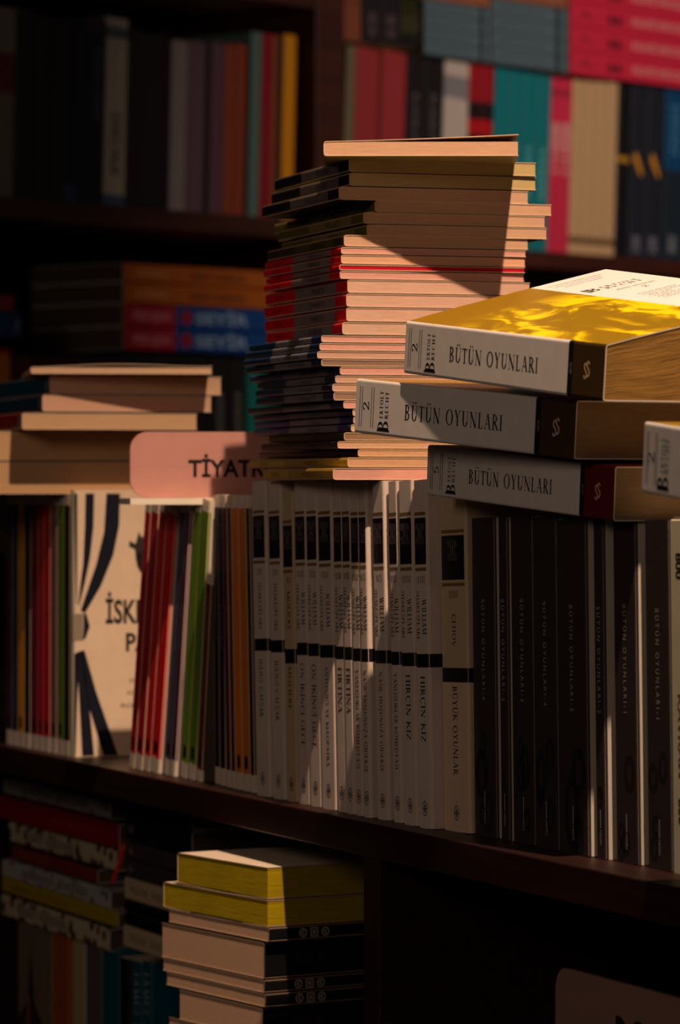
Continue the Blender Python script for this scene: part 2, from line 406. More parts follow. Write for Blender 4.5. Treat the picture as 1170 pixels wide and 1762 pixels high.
# ------------------------------------------------------------------ row maker
def fit_row(fr, rows, v0=0.0, follow=.6, recover=.25):
    """rows: (x_left, x_right) of each visible spine; returns (u_mid, v, T)"""
    out = []; v = v0; pu = None; pr = None
    for (a, b) in rows:
        if pr is not None:
            D = fr.pt(pu, v).y; strip = max(0, a-pr)/F*D/abs(fr.n.x)
            v = v + follow*strip - recover*(v-v0)
        ua = fr.u_at(a, v)
        if pu is not None and ua < pu+.01:
            ua = pu+.01; v = fr.v_at(a, ua)
        ub = fr.u_at(b, v); T = max(ub-ua, .25)
        out.append((ua+T/2, v, T)); pu = ua+T; pr = b
    return out

# ------------------------------------------------------------------ WHITE CLASSICS ROW
CRM = (206, 188, 172); CRM2 = (192, 168, 132); NAV = (14, 13, 18); GLD = (120, 92, 46)
def classic(root, H, T, num, first, last, title, tw=None, big=True):
    # first/last: author lines; positions are fractions measured from the head
    z = lambda f: H*(1-f)
    blk = []
    w = T*.86
    blk.append(put(rect(-w/2, 0, w/2, H*.134), (-E, 0, z(.243)), (0, -1, 0), (0, 0, 1)))
    lettering(root, blk, NAV, 'label_box', .45)
    gl = [put(rect(-w/2, 0, w/2, .2), (-E, 0, z(a)), (0, -1, 0), (0, 0, 1)) for a in (.102, .262)]
    lettering(root, gl, GLD, 'gold_rule')
    bt = []
    for tx, f in (('HASAN', .135), ('ALİ', .155), ('YÜCEL', .175)):
        p, ww = serif(tx, .42, min(w*.8, 1.3*len(tx)/5)); bt.append(put(p, (-E-.02, ww/2, z(f)-.2), (0, -1, 0), (0, 0, 1)))
    lettering(root, bt, (120, 110, 104), 'box_lettering')
    L = []
    p, ww = serif(num, .42, min(w*.8, .24*len(num)+.1)); L.append(put(p, (-E, ww/2, z(.297)), (0, -1, 0), (0, 0, 1)))
    h1 = min(.62, T*.42); h2 = min(.42, T*.3)
    if first:
        p, ww = serif(first, h1, 2.15); L.append(put(p, (-E, -T*.04, z(.343)), DOWN, SUP))
        p, ww = serif(last, h2, 3.0); L.append(put(p, (-E, T*.38, z(.318)), DOWN, SUP))
    else:
        p, ww = serif(last, h1*.85, {'SHAKESPEARE': 3.2, 'MOLIERE': 2.6}.get(last, 2.0)); L.append(put(p, (-E, h1*.4, z(.32 if last != 'ÇEHOV' else .345)), DOWN, SUP))
    tw = tw or min(7.2, .46*len(title)+.3); hh = min(.66 if big else .48, T*.5)
    p, ww = serif(title, hh, tw); L.append(put(p, (-E, hh*.5, z(.563)), DOWN, SUP))
    rr = min(.36, T*.32)
    L.append(put(ring(0, 0, rr, rr*1.25, .06, .06, n=20)+rect(-.04, -rr*.8, .04, rr*.8)+rect(-rr*.7, -.03, rr*.7, .03)+ring(0, 0, rr*.5, rr*.6, .05, .05, n=12), (-E, 0, z(.943)), (0, -1, 0), (0, 0, 1)))
    lettering(root, L, (38, 32, 30))
WR = [(433, 456, 'XVI', '', 'SHAKESPEARE', 'JULIUS CAESAR', 3.9, 0), (461, 482, 'XVI', '', 'SHAKESPEARE', 'JULIUS CAESAR', 4.0, 0),
      (485, 503, 'XI', '', 'MOLIERE', 'MOLIERE', 2.9, 1), (506, 525, 'XXXI', 'WILLIAM', 'SHAKESPEARE', 'ON İKİNCİ GECE', 5.4, 0),
      (526, 545, 'XXXI', 'WILLIAM', 'SHAKESPEARE', 'ON İKİNCİ GECE', 5.4, 0), (546, 570, 'XXXI', 'WILLIAM', 'SHAKESPEARE', 'ANTONIUS VE KLEOPATRA', 6.4, 2),
      (573, 588, 'XXIII', 'WILLIAM', 'SHAKESPEARE', 'FIRTINA', 2.9, 0), (588, 602, 'XXIII', 'WILLIAM', 'SHAKESPEARE', 'FIRTINA', 2.9, 0),
      (603, 617, 'XXLI', 'WILLIAM', 'SHAKESPEARE', 'YANLIŞLIKLAR KOMEDYASI', 6.2, 2), (617, 630, 'XCI', 'WILLIAM', 'SHAKESPEARE', 'NASIL HOŞUNUZA GİDERSE', 6.4, 2),
      (641, 661, 'XCI', 'WILLIAM', 'SHAKESPEARE', 'NASIL HOŞUNUZA GİDERSE', 6.2, 2), (669, 684, 'XXLI', 'WILLIAM', 'SHAKESPEARE', 'YANLIŞLIKLAR KOMEDYASI', 5.9, 2),
      (687, 710, 'XXXVI', 'WILLIAM', 'SHAKESPEARE', 'HIRÇIN KIZ', 4.0, 0), (713, 735, 'XXVI', 'WILLIAM', 'SHAKESPEARE', 'HIRÇIN KIZ', 4.0, 0)]
wl = ['white paperback titled JULIUS CAESAR at the left end of the white row', 'second white JULIUS CAESAR paperback, right of the row end one',
      'shorter cream MOLIERE paperback whose black band sits lower than its neighbours', 'white ON İKİNCİ GECE paperback beside the cream one by MOLIERE',
      'white ON İKİNCİ GECE paperback touching the ANTONIUS VE KLEOPATRA one', 'white paperback titled ANTONIUS VE KLEOPATRA in fine print',
      'left one of two white FIRTINA paperbacks', 'right one of two white FIRTINA paperbacks', 'white YANLIŞLIKLAR KOMEDYASI paperback right beside the FIRTINA pair',
      'narrow white NASIL HOŞUNUZA GİDERSE paperback, leaning close on its left neighbour', 'wider white NASIL HOŞUNUZA GİDERSE paperback, standing clear of its left neighbour',
      'white YANLIŞLIKLAR KOMEDYASI paperback beside the left HIRÇIN KIZ one', 'left one of two white HIRÇIN KIZ paperbacks', 'right one of two white HIRÇIN KIZ paperbacks, last thin white one']
fit = fit_row(SH, [(a+8, b+8) for a, b, *_ in WR], 0.2)
for (u, v, T), (a, b, num, fi, la, ti, tw, k), lb in zip(fit, WR, wl):
    mol = (k == 1); H = 20.87 + random.uniform(-.05, .05)
    if mol: H = 20.15
    st_ = [(0, CRM), (.46, NAV), (.50, CRM)]
    if mol: st_ = [(0, CRM2), (.445, NAV), (.49, CRM2)]
    rt = book('paperback_book', stand(SH, u, v, SZ, -2.5), H, 12.5, T, bands(st_, H), label=lb, group='white paperbacks on the display shelf', tc=.04)
    classic(rt, H, T, num, fi, la, ti, tw, k == 0)
# the thick one by ÇEHOV
u1 = fit[-1][0]+fit[-1][2]/2+.02; vC = SH.v_at(764, u1); uC = SH.u_at(809, vC); T = uC-u1; H = 19.75
rt = book('paperback_book', stand(SH, u1+T/2, vC, SZ, -2.1), H, 12.5, T, bands([(0, (206, 178, 150)), (.447, NAV), (.49, CRM2)], H),
          label='thick cream paperback titled BÜYÜK OYUNLAR by ÇEHOV between white and black books', tc=.045)
classic(rt, H, T, 'XXXVI', '', 'ÇEHOV', 'BÜYÜK OYUNLAR', 5.3)

# ------------------------------------------------------------------ BLACK ROW
BK = (52, 43, 41)
BR = [(811, 850, '4'), (857, 872, '2'), (878, 916, '3'), (916, 957, '4'), (957, 1008, '3'), (1021, 1038, '2'), (1055, 1094, '1'), (1110, 1152, '1')]
bl = ['black BÜTÜN OYUNLARI-4 book directly beside the cream ÇEHOV book', 'thin black BÜTÜN OYUNLARI-2 book, second in the black row',
      'black BÜTÜN OYUNLARI-3 book, the left one of the two numbered three', 'black BÜTÜN OYUNLARI-4 book standing between the two numbered three',
      'widest black book, BÜTÜN OYUNLARI-3, in the middle of the black row', 'thin black BÜTÜN OYUNLARI-2 book right of the widest black one',
      'black BÜTÜN OYUNLARI-1 book, left of the brightly lit pale cover edge', 'black BÜTÜN OYUNLARI-1 book nearest the right edge of the photo']
vb = SH.v_at(816, u1+T+.02)
fb = fit_row(SH, [(a+5, b+5) for a, b, _ in BR], min(vb, 2.0), .55, .5)
for (u, v, T), (a, b, n_), lb in zip(fb, BR, bl):
    H = 18.75 + random.uniform(-.12, .12)
    rt = book('paperback_book', stand(SH, u, v, SZ, -1.5), H, 13.0, T, BK, front=(212, 198, 176), back=(60, 52, 48), label=lb, group='black books on the display shelf', tc=.05, rough=.35, pages=paper((215, 200, 175)))
    hh = min(.42, T*.36)
    p, w = sans('BÜTÜN OYUNLARI-'+n_, hh, 5.9, 0, 1.5); lettering(rt, [put(p, (-E, hh*.5, H-4.75), DOWN, SUP)], (152, 140, 128))
    p, w = sans('AZİZ NESİN', hh, 3.6, 0, 1.3); lettering(rt, [put(p, (-E, hh*.5, H-1.2), DOWN, SUP), put(ring(0, 0, .22, .22, .07, .07, n=10), (-E, 0, H-.7), DOWN, SUP)], (48, 42, 40), 'author_lettering')
    q = [put(rect(-.035, 0, .035, 1.0), (-E, 0, 1.7), (0, -1, 0), (0, 0, 1))]
    p, w = sans('NESİN', .18, .8); q.append(put(p, (-E, .09, 1.6), DOWN, SUP)); lettering(rt, q, (170, 160, 150), 'imprint_mark')
    m = []
    for _ in range(4):
        cx, cz, rx = random.uniform(-.25, .25)*T, random.uniform(.6, 5.5), random.uniform(.12, .28)*T
        m.append(put(ring(cx, 0, rx, rx*random.uniform(1.2, 2.2), rx*.6, rx*.7, n=14), (-E*.7, 0, cz), (0, -1, 0), (0, 0, 1)))
    lettering(rt, m, (24, 20, 20), 'drawing')
ue = fb[-1][0]+fb[-1][2]/2+.03; ve = SH.v_at(1158, ue)
rt = book('paperback_book', stand(SH, ue+1.1, ve, SZ, -1.5), 18.7, 13, 2.2, (196, 186, 150), label='olive white book with black letters at the right edge, after the black row', tc=.05)
p, w = sans('KAVRAM', .6, 4.4, .02); lettering(rt, [put(p, (-E, .3, 9.5), DOWN, SUP)], (110, 60, 50))
p, w = sans('800', .7, 1.4, .03); lettering(rt, [put(p, (-E, .35, 4), DOWN, SUP), put(p, (-E, .35, 17), DOWN, SUP)], (25, 22, 20), 'number')
uu = ue+2.25
for i in range(4):
    t_ = 2.4+.3*i; book('paperback_book', stand(SH, uu+t_/2, ve-.1*i, SZ), 18.6, 13, t_, [(40, 34, 34), (190, 176, 150), (34, 30, 36), (150, 40, 38)][i], label=['dark brown', 'cream', 'near black', 'dull red'][i]+' book on the display shelf just beyond the right frame edge', tc=.05)
    uu += t_+.03

# ------------------------------------------------------------------ RED / GREEN SLIM GROUP
WHT = (222, 206, 186)
def slim(fr, u, v, T, lean, col, lb, grp, H=19.3, z=SZ, W=12.0, text=(200, 140, 130), frame=True, front=WHT):
    st_ = [(0, WHT), (.055, col), (.955, WHT)] if frame else [(0, col), (.99, col)]
    rt = book('slim_book', stand(fr, u, v, z, lean), H, W, T, bands(st_, H), front=front, label=lb, group=grp, tc=.03)
    if text:
        p, w = sans(random.choice(['SHAKESPEARE', 'STRINDBERG', 'EURİPİDES', 'ARİSTOFANES']), min(.3, T*.5), 3.2); q = [put(p, (-E, min(.15, T*.25), H*.9), DOWN, SUP)]
        p, w = sans(random.choice(['OTHELLO', 'BÜTÜN OYUNLARI', 'KUŞLAR', 'MEDEA']), min(.26, T*.45), random.uniform(2, 3.6)); q.append(put(p, (-E, min(.13, T*.22), H*.62), DOWN, SUP))
        lettering(rt, q, text)
        lettering(rt, [put([[(-T*.22, 0), (T*.22, .15), (T*.2, .9), (-T*.2, 1.0)]], (-E, 0, H*.07), (0, -1, 0), (0, 0, 1))], (20, 14, 14), 'logo')
    return rt
RED = (226, 24, 44)
RG = [(221, 231, 10.6, (196, 20, 44), 'leftmost red slim book, leaning against the red ones beside the striped cover'), (232, 244, 10.6, (190, 22, 42), 'second red slim book from the striped cover, leaning right'),
      (246, 257, 10.7, RED, 'third red slim book of the four leaning ones'), (258, 272, 10.7, (236, 26, 40), 'brightest and rightmost of the four red leaning slim books'),
      (281, 292, 10.2, (74, 80, 100), 'slate blue slim book leaning beside the last red one'), (292, 300, 9.6, (84, 44, 76), 'purple slim book leaning with its pale pink cover edge lit'),
      (309, 321, 8.8, (110, 150, 24), 'left one of the two green slim books'), (323, 335, 8.4, (96, 136, 22), 'right one of the two green slim books'),
      (337, 346, 7.9, (92, 50, 38), 'brown slim book between the green and the dark blue ones'),
      (369, 378, -1.0, (28, 26, 34), 'black slim book behind the grey cover, right of the brown one'), (378, 388, -1.4, (30, 32, 52), 'dark blue slim book touching the maroon one'),
      (389, 397, -2.6, (86, 24, 44), 'left maroon slim book beside the dark blue one'), (398, 405, -2.8, (90, 22, 42), 'right maroon slim book touching the orange pair'),
      (406, 418, -3.0, (226, 120, 30), 'left one of the two orange slim books'), (418, 431, -3.0, (208, 116, 28), 'right one of the two orange slim books'),
      (431, 438, -3.0, (26, 30, 26), 'blackish green slim book touching the first white paperback')]
fr_ = fit_row(SH, [(a, b) for a, b, *_ in RG], .6, .5, .35)
for (u, v, T), (a, b, le, c, lb) in zip(fr_, RG):
    slim(SH, u, v, T, le, c, lb, 'slim books beside the striped cover', H=14.5 if le == 7.9 else (19.8 if le > 0 else 19.9), front=(92, 80, 68) if le == 7.9 else (214, 196, 178),
         text=tuple(int(k*.5+90) for k in c))

# ------------------------------------------------------------------ LEFT GROUP + STRIPED COVER
LG = [(10, 20, (66, 38, 58), 'dull purple slim book at the far left of the row'), (20, 30, (40, 60, 84), 'blue slim book between the purple and yellow ones'), (30, 41, (238, 160, 30), 'yellow slim book in the far left group'),
      (41, 51, (26, 34, 56), 'navy slim book touching the yellow one'), (52, 64, (130, 20, 52), 'magenta slim book beside the navy one, far left group'), (64, 74, (200, 20, 44), 'left red slim book in the far left group'), (74, 85, (210, 22, 40), 'right red slim book in the far left group'),
      (86, 97, (140, 96, 100), 'dusty pink slim book beside the red ones, far left group'), (98, 109, (100, 136, 36), 'green slim book in the far left group'), (109, 119, (26, 32, 22), 'blackish green slim book next to the striped cover')]
fl_ = fit_row(SH, [(a, b) for a, b, *_ in LG], 0.2, .5, .3)
for (u, v, T), (a, b, c, lb) in zip(fl_, LG):
    slim(SH, u, v, T, .4, c, lb, 'slim books at the far left', H=19.9, text=tuple(int(k*.5+80) for k in c))
ui = fl_[-1][0]+fl_[-1][2]/2+.02; vi_ = SH.v_at(119.5, ui); uj = SH.u_at(125.5, vi_); T = uj-ui; H = 20.2
ISK = book('face_out_book', stand(SH, ui+T/2, vi_, SZ, .4), H, 13.5, T, (196, 184, 160), front=(238, 208, 174), label='cream book with navy striped curtain cover facing the gap in the row', tc=.05)
def onface(pts):                 # picture-measured outline of the printed cover, turned into cover coordinates
    out = []
    for x, y in pts:
        v = SH.v_at(x, uj); D = SH.pt(uj, v).y
        out.append((v-vi_, min(H-.02, max(.05, zz(y, D)-SZ))))
    return out
def face(polys): return put(polys, (0, -T/2-E, 0), (1, 0, 0), (0, 0, 1))
strip = lambda L_, R_: [onface([L_[i], R_[i], R_[i+1], L_[i+1]]) for i in range(len(L_)-1)]
nv = strip([(126.5, 849), (127, 900), (128, 960), (130, 1040)], [(132, 849), (132, 900), (132, 960), (131.5, 1040)])
nv += strip([(146, 849), (145, 905), (142, 970), (137, 1010), (134, 1040)], [(161, 849), (160, 905), (154, 960), (146, 1000), (135, 1044)])
nv += strip([(182, 849), (178, 915), (165, 970), (150, 1015), (138, 1050)], [(205.5, 849), (204, 905), (194, 955), (173, 1008), (145, 1056)])
nv += strip([(143, 1056), (143, 1078), (142, 1100)], [(148, 1056), (154, 1078), (146, 1100)])
nv += strip([(127, 1125), (127, 1190), (126.5, 1309)], [(137, 1122), (133, 1190), (129.5, 1308)])
nv += strip([(131, 1122), (135, 1190), (141, 1308)], [(141, 1120), (150, 1180), (162, 1306)])
nv += strip([(138, 1120), (149, 1205), (178, 1305)], [(145, 1119), (165, 1190), (203, 1302)])
lettering(ISK, [face(nv)], (16, 18, 34), 'curtain_stripes')
lettering(ISK, [face([onface([(124.5, 1056), (142, 1056), (142, 1103), (124.5, 1103)])])], (150, 134, 112), 'curtain_tie')
fig = [onface([(222, 930), (232, 936), (238, 915), (243, 925), (250, 918), (262, 922), (275, 930), (270, 950), (262, 975), (240, 985), (233, 965), (231, 945), (221, 941)])]
fig += [onface([(233, 950), (262, 950), (275, 965), (270, 985), (245, 988), (235, 975)])]
lettering(ISK, [face(fig)], (52, 48, 46), 'drawing')
s1, w1 = sans('İSKENDER', 1.8, 7.4, .028); a0 = onface([(181, 1072)])[0]
s2, w2 = sans('PALA', 1.4, 3.9, .028); a1 = onface([(216, 1120)])[0]
L = [put(s1, (a0[0], -T/2-E, a0[1]), (1, 0, 0), (0, 0, 1)), put(s2, (a1[0], -T/2-E, a1[1]), (1, 0, 0), (0, 0, 1))]
for (x, y, w) in ((222, 1175, .6), (219, 1196, 1.2), (208, 1218, 2.6)):
    a = onface([(x, y)])[0]; p, ww = sans('ROMAN', .35, w); L.append(put(p, (a[0], -T/2-E, a[1]), (1, 0, 0), (0, 0, 1)))
lettering(ISK, L, (40, 34, 36))

# ------------------------------------------------------------------ LYING PILES
def pile(rows, D0, ang, label_fn, Wd=11.8, Lmax=22.5, Lmin=17, jit=.6, group=None, **kw):
    """rows: dicts with near-corner x, y top/bottom at the corner, right end x, left end x"""
    a = math.radians(ang); n = Vector((math.sin(a), math.cos(a))); db = Vector((math.cos(a), -math.sin(a)))
    c0 = Vector(((kw['xref']-CX)/F*D0, D0)); res = []
    for i, r in enumerate(rows):
        k = (r['x']-CX)/F; t = (k*c0.y-c0.x)/(n.x-k*n.y); c = c0+n*t+db*r.get('out', 0)
        if r.get('out'): 
            k2 = (r['x']-CX)/F; t2 = (k2*c.y-c.x)/(n.x-k2*n.y); c = c+n*t2
        an = ang + r.get('rot', 0) + random.uniform(-jit, jit)
        a2 = math.radians(an); n2 = Vector((math.sin(a2), math.cos(a2))); d2 = Vector((math.cos(a2), -math.sin(a2)))
        W = Wd
        if r.get('r'):
            k = (r['r']-CX)/F; W = (k*c.y-c.x)/(n2.x-k*n2.y)
        L = 19.6
        if r.get('l') is not None:
            k = (r['l']-CX)/F; L = (k*c.y-c.x)/(-d2.x+k*d2.y); L = max(Lmin, min(Lmax, L))
        zt, zb = zz(r['t'], c.y), zz(r['b'], c.y); T = zt-zb-.03
        res.append((r, lie(c, (zt+zb)/2, an), L, W, T))
    return res
def bandspine(c, mid, H): return bands([(0, c), (.13, mid), (.62, c)], H)
GREYM = (128, 110, 106)
K1 = dict(c=(22, 20, 22), mid=(96, 84, 80)); K2 = dict(c=(96, 86, 24), mid=(128, 108, 64)); K3 = dict(c=(226, 14, 26), mid=GREYM)
K4 = dict(c=(14, 46, 74), mid=(112, 110, 110)); K5 = dict(c=(26, 60, 98), mid=(118, 112, 116)); K6 = dict(c=(44, 48, 110), mid=(124, 112, 120)); K7 = dict(c=(16, 15, 17), mid=(18, 17, 18)); K8 = dict(c=(176, 142, 36), mid=(150, 122, 40))
TAN = (216, 170, 134); PNK = (228, 166, 146)
MS = [
 dict(x=557, t=243, b=269, r=892, l=None, k=K2, rot=17, lift=1, out=2.3, p=TAN, n='top book of the tall stack, turned, with its upper cover lifting at the right'),
 dict(x=600, t=272, b=296, r=922, l=495, k=K1, p=(205, 178, 120), n='black and grey spined slim book directly under the turned top book'),
 dict(x=601, t=297, b=320, r=922, l=495, k=K1, p=(205, 178, 120), n='black and grey spined slim book, middle of the three black banded near the top'),
 dict(x=583, t=321, b=344, r=909, l=492, k=K1, p=TAN, n='black and grey spined slim book sticking out left above the olive spined ones'),
 dict(x=645, t=345, b=365, r=949, l=472, k=K2, p=TAN, n='olive spined slim book sticking out furthest to the right in the tall stack'),
 dict(x=625, t=365, b=385, r=938, l=478, k=K2, p=TAN, n='olive spined slim book, second of the olive run in the tall stack'),
 dict(x=631, t=386, b=406, r=941, l=484, k=K2, p=TAN, n='olive spined slim book, third of the olive run, casting a step on the book below'),
 dict(x=592, t=404, b=424, r=909, l=483, k=dict(c=(60, 54, 26), mid=(80, 72, 40)), p=TAN, n='dark olive spined slim book lying right above the red spined run'),
 dict(x=587, t=425, b=437, r=905, l=500, k=K3, p=PNK, n='topmost thin red spined book of the tall stack'),
 dict(x=587, t=438, b=454, r=904, l=499, k=K3, p=(232, 178, 138), n='second thin red spined book of the tall stack'),
 dict(x=584, t=455, b=465, r=903, l=499, k=K3, p=(196, 24, 40), n='thin red book whose closed edge shows bright red in the tall stack'),
 dict(x=585, t=466, b=480, r=902, l=502, k=K3, p=PNK, n='thin red spined book with pink edge above the four thick red ones'),
 dict(x=598, t=481, b=504, r=912, l=457, k=K3, p=(226, 180, 152), n='first of the four thicker red spined books in the tall stack'),
 dict(x=596, t=505, b=528, r=908, l=455, k=K3, p=(226, 180, 152), n='second of the four thicker red spined books in the tall stack'),
 dict(x=596, t=529, b=553, r=908, l=456, k=K3, p=(226, 180, 152), n='third of the four thicker red spined books in the tall stack'),
 dict(x=589, t=554, b=576, r=905, l=463, k=K3, p=(222, 180, 150), n='lowest red spined book, its edge shaded, above the dark teal run'),
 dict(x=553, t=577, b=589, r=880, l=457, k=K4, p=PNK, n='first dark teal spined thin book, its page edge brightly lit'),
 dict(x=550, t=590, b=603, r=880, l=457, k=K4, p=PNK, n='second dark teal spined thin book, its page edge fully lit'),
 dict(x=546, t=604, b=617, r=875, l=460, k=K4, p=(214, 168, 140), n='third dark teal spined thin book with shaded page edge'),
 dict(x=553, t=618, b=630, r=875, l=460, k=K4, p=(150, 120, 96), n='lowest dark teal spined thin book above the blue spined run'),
 dict(x=585, t=631, b=645, r=900, l=430, k=K5, p=PNK, n='blue spined thin book sticking out left, level with the lower play volume top'),
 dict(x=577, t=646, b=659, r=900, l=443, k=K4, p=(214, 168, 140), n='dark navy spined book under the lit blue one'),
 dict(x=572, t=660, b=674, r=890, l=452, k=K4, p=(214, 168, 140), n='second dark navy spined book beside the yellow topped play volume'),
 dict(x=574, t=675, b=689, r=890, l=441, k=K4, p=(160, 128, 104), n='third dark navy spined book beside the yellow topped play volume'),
 dict(x=591, t=690, b=703, r=905, l=427, k=K4, p=PNK, n='dark navy spined book with a bright end, above the purple blue ones'),
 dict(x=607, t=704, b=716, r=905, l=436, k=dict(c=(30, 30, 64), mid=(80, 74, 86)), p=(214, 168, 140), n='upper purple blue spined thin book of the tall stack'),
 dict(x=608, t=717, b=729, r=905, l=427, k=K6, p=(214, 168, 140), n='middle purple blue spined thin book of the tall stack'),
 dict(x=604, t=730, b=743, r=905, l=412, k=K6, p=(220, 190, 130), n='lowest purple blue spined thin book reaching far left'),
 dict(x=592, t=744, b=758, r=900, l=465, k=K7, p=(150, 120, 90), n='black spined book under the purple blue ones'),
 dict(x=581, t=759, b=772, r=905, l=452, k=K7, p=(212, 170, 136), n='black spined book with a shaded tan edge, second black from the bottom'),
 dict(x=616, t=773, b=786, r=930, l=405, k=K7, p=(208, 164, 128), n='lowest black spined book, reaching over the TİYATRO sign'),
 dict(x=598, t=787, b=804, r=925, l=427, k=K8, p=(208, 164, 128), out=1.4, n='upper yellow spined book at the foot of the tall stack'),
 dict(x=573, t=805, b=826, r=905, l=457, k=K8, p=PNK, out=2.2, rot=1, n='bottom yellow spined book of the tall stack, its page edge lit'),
]
words = ['BÜTÜN OYUNLARI', 'HÜLLECİ', 'KEŞANLI ALİ', 'VİŞNE BAHÇESİ', 'MARTI', 'ÜÇ KIZKARDEŞ']
for i, (r, mt, L, W, T) in enumerate(pile(MS, 234.0, 72.9, None, xref=597)):
    k = r['k']; lf = None
    if r.get('lift'): lf = lambda f, g: .42*f**1.3
    gap = {'inset': .04}
    rt = book('paperback_book', mt, L, W, T, bandspine(k['c'], k['mid'], L), front=k['c'] if i else (150, 142, 92), pages=paper(r['p']), label=r['n'], tc=.035,
              lift=lf, group='slim books of the tall stack', inside=(228, 196, 160))
    hh = min(.36, T*.5); p, w = sans(words[(i//3) % 6], hh, random.uniform(2.2, 3.4)); q = [put(p, (-E, hh/2, L*.42), DOWN, SUP)]
    lettering(rt, q, (40, 26, 26) if k is not K8 else (130, 30, 24))
    if k is K8 or k is K3:
        p, w = sans('YILDIZ' if k is K8 else 'OYUN', hh*.8, 2.0); lettering(rt, [put(p, (-E, hh*.4, L*.88), DOWN, SUP)], (60, 16, 16), 'series_lettering')

# ------------------------------------------------------------------ BRECHT VOLUMES
def brecht(xl, xr, Dl, Dr, yl, yr, num, yellow, lb, lift=None, swell=1.0, W=13.5, pm=None, kd=1.0, top_yellow=True):
    Dl *= kd; Dr *= kd
    pl_ = Vector(((xl-CX)/F*Dl, Dl)); pr = Vector(((xr-CX)/F*Dr, Dr)); L = (pr-pl_).length
    zl = [zz(y, Dl) for y in yl]; zr = [zz(y, Dr) for y in yr]
    T = ((zl[0]-zl[1])+(zr[0]-zr[1]))/2; zml, zmr = sum(zl)/2, sum(zr)/2
    ang = math.degrees(math.atan2(-(pr-pl_).y, (pr-pl_).x)); pitch = math.degrees(math.asin((zml-zmr)/L)); L = math.hypot(L, zml-zmr)
    band = (58, 40, 12) if yellow else (92, 14, 20)
    WH = (206, 196, 184)
    ms = bands([(0, band), (.145, (14, 12, 12)), (.168, WH)], L)
    if yellow:
        mf = cover_art()
    else: mf = plain((140, 30, 30))
    rt = book('thick_paperback', lie(pr, zmr, ang, pitch), L, W, T, ms, front=mf, back=(170, 160, 140), pages=pm or paper((150, 126, 92), .25), label=lb, group='thick play volumes lying on the display row', lift=lift, swell=swell, tc=.06, r=.16, inset=.03)
    z = lambda f: L*(1-f); q = []
    s = T/3.1
    for f in (.022, .033, .078, .089): q.append(put(rect(-1.15*s, 0, 1.15*s, .05), (-E, 0, z(f)), (0, -1, 0), (0, 0, 1)))
    p, w = serif(num, .62*s, .62*s, .1); q.append(put(p, (-E, w/2-.1, z(.05)-.35), (0, -1, 0), (0, 0, 1)))
    p, w = serif('B', 1.05*s, .72*s); q.append(put(p, (-E, 1.3*s, z(.163)), (0, -1, 0), (0, 0, 1)))
    q.append(put(rect(0, -.1, .1, 1.15), (-E, 1.3*s, z(.163)), (0, -1, 0), (0, 0, 1)))
    p, w = serif('ERTOLT', .34*s, 1.6*s, .2); q.append(put(p, (-E, .55*s, z(.135)), (0, -1, 0), (0, 0, 1)))
    p, w = serif('RECHT', .34*s, 1.6*s, .2); q.append(put(p, (-E, .55*s, z(.16)), (0, -1, 0), (0, 0, 1)))
    hh = .86*s; p, w = serif('BÜTÜN OYUNLARI', hh, L*.452, .12); q.append(put(p, (-E, .5*s, z(.238)), DOWN, SUP))
    lettering(rt, q, (14, 12, 12))
    p = pl([(a*.75, b) for a, b in _s], .1); p = [[(a*.85*s, b*.85*s) for a, b in q_] for q_ in p]; p = p+[[(a+.26*s, b+.12*s) for a, b in q_] for q_ in p]; lettering(rt, [put(p, (-E, .45*s, z(.903)), DOWN, SUP)], (205, 170, 130), 'logo')
    p, w = sans('METİS', .16, .6); lettering(rt, [put(p, (-E-.01, .28*s, z(.847)), (0, -1, 0), (0, 0, 1))], (140, 130, 120), 'imprint')
    return rt, L, T
def cover_art():
    if 'art' in MC: return MC['art']
    m, t, b = nodes('yellow_cover_print'); b.inputs['Roughness'].default_value = .32
    tc = t.nodes.new('ShaderNodeTexCoord'); sx = t.nodes.new('ShaderNodeSeparateXYZ'); t.links.new(tc.outputs['Object'], sx.inputs[0])
    mp = t.nodes.new('ShaderNodeMapping'); mp.inputs['Scale'].default_value = (28, 0, 14); mp.inputs['Rotation'].default_value = (0, .5, 0); mp.inputs['Location'].default_value = (.3, 0, .9)
    t.links.new(tc.outputs['Object'], mp.inputs[0])
    n = t.nodes.new('ShaderNodeTexNoise'); n.inputs['Scale'].default_value = 1.5; n.inputs['Detail'].default_value = 3; n.inputs['Distortion'].default_value = 1.6
    t.links.new(mp.outputs[0], n.inputs['Vector'])
    cr = t.nodes.new('ShaderNodeValToRGB'); cr.color_ramp.elements[0].position = .44; cr.color_ramp.elements[0].color = lin((146, 112, 12))
    cr.color_ramp.elements[1].position = .6; cr.color_ramp.elements[1].color = lin((250, 214, 10))
    e = cr.color_ramp.elements.new(.52); e.color = lin((178, 142, 10))
    t.links.new(n.outputs['Fac'], cr.inputs[0])
    gt = t.nodes.new('ShaderNodeMath'); gt.operation = 'GREATER_THAN'; gt.inputs[1].default_value = .083
    t.links.new(sx.outputs[0], gt.inputs[0])
    mx = t.nodes.new('ShaderNodeMix'); mx.data_type = 'RGBA'; mx.inputs[7].default_value = lin((238, 232, 222))
    # plain field by the spine and the head
    lt = t.nodes.new('ShaderNodeMapRange'); lt.inputs[1].default_value = .17; lt.inputs[2].default_value = .14; t.links.new(sx.outputs[2], lt.inputs[0])
    m2 = t.nodes.new('ShaderNodeMix'); m2.data_type = 'RGBA'; m2.inputs[6].default_value = lin((150, 110, 14))
    t.links.new(lt.outputs[0], m2.inputs[0]); t.links.new(cr.outputs[0], m2.inputs[7])
    t.links.new(m2.outputs[2], mx.inputs[6]); t.links.new(gt.outputs[0], mx.inputs[0]); t.links.new(mx.outputs[2], b.inputs['Base Color'])
    MC['art'] = m; return m
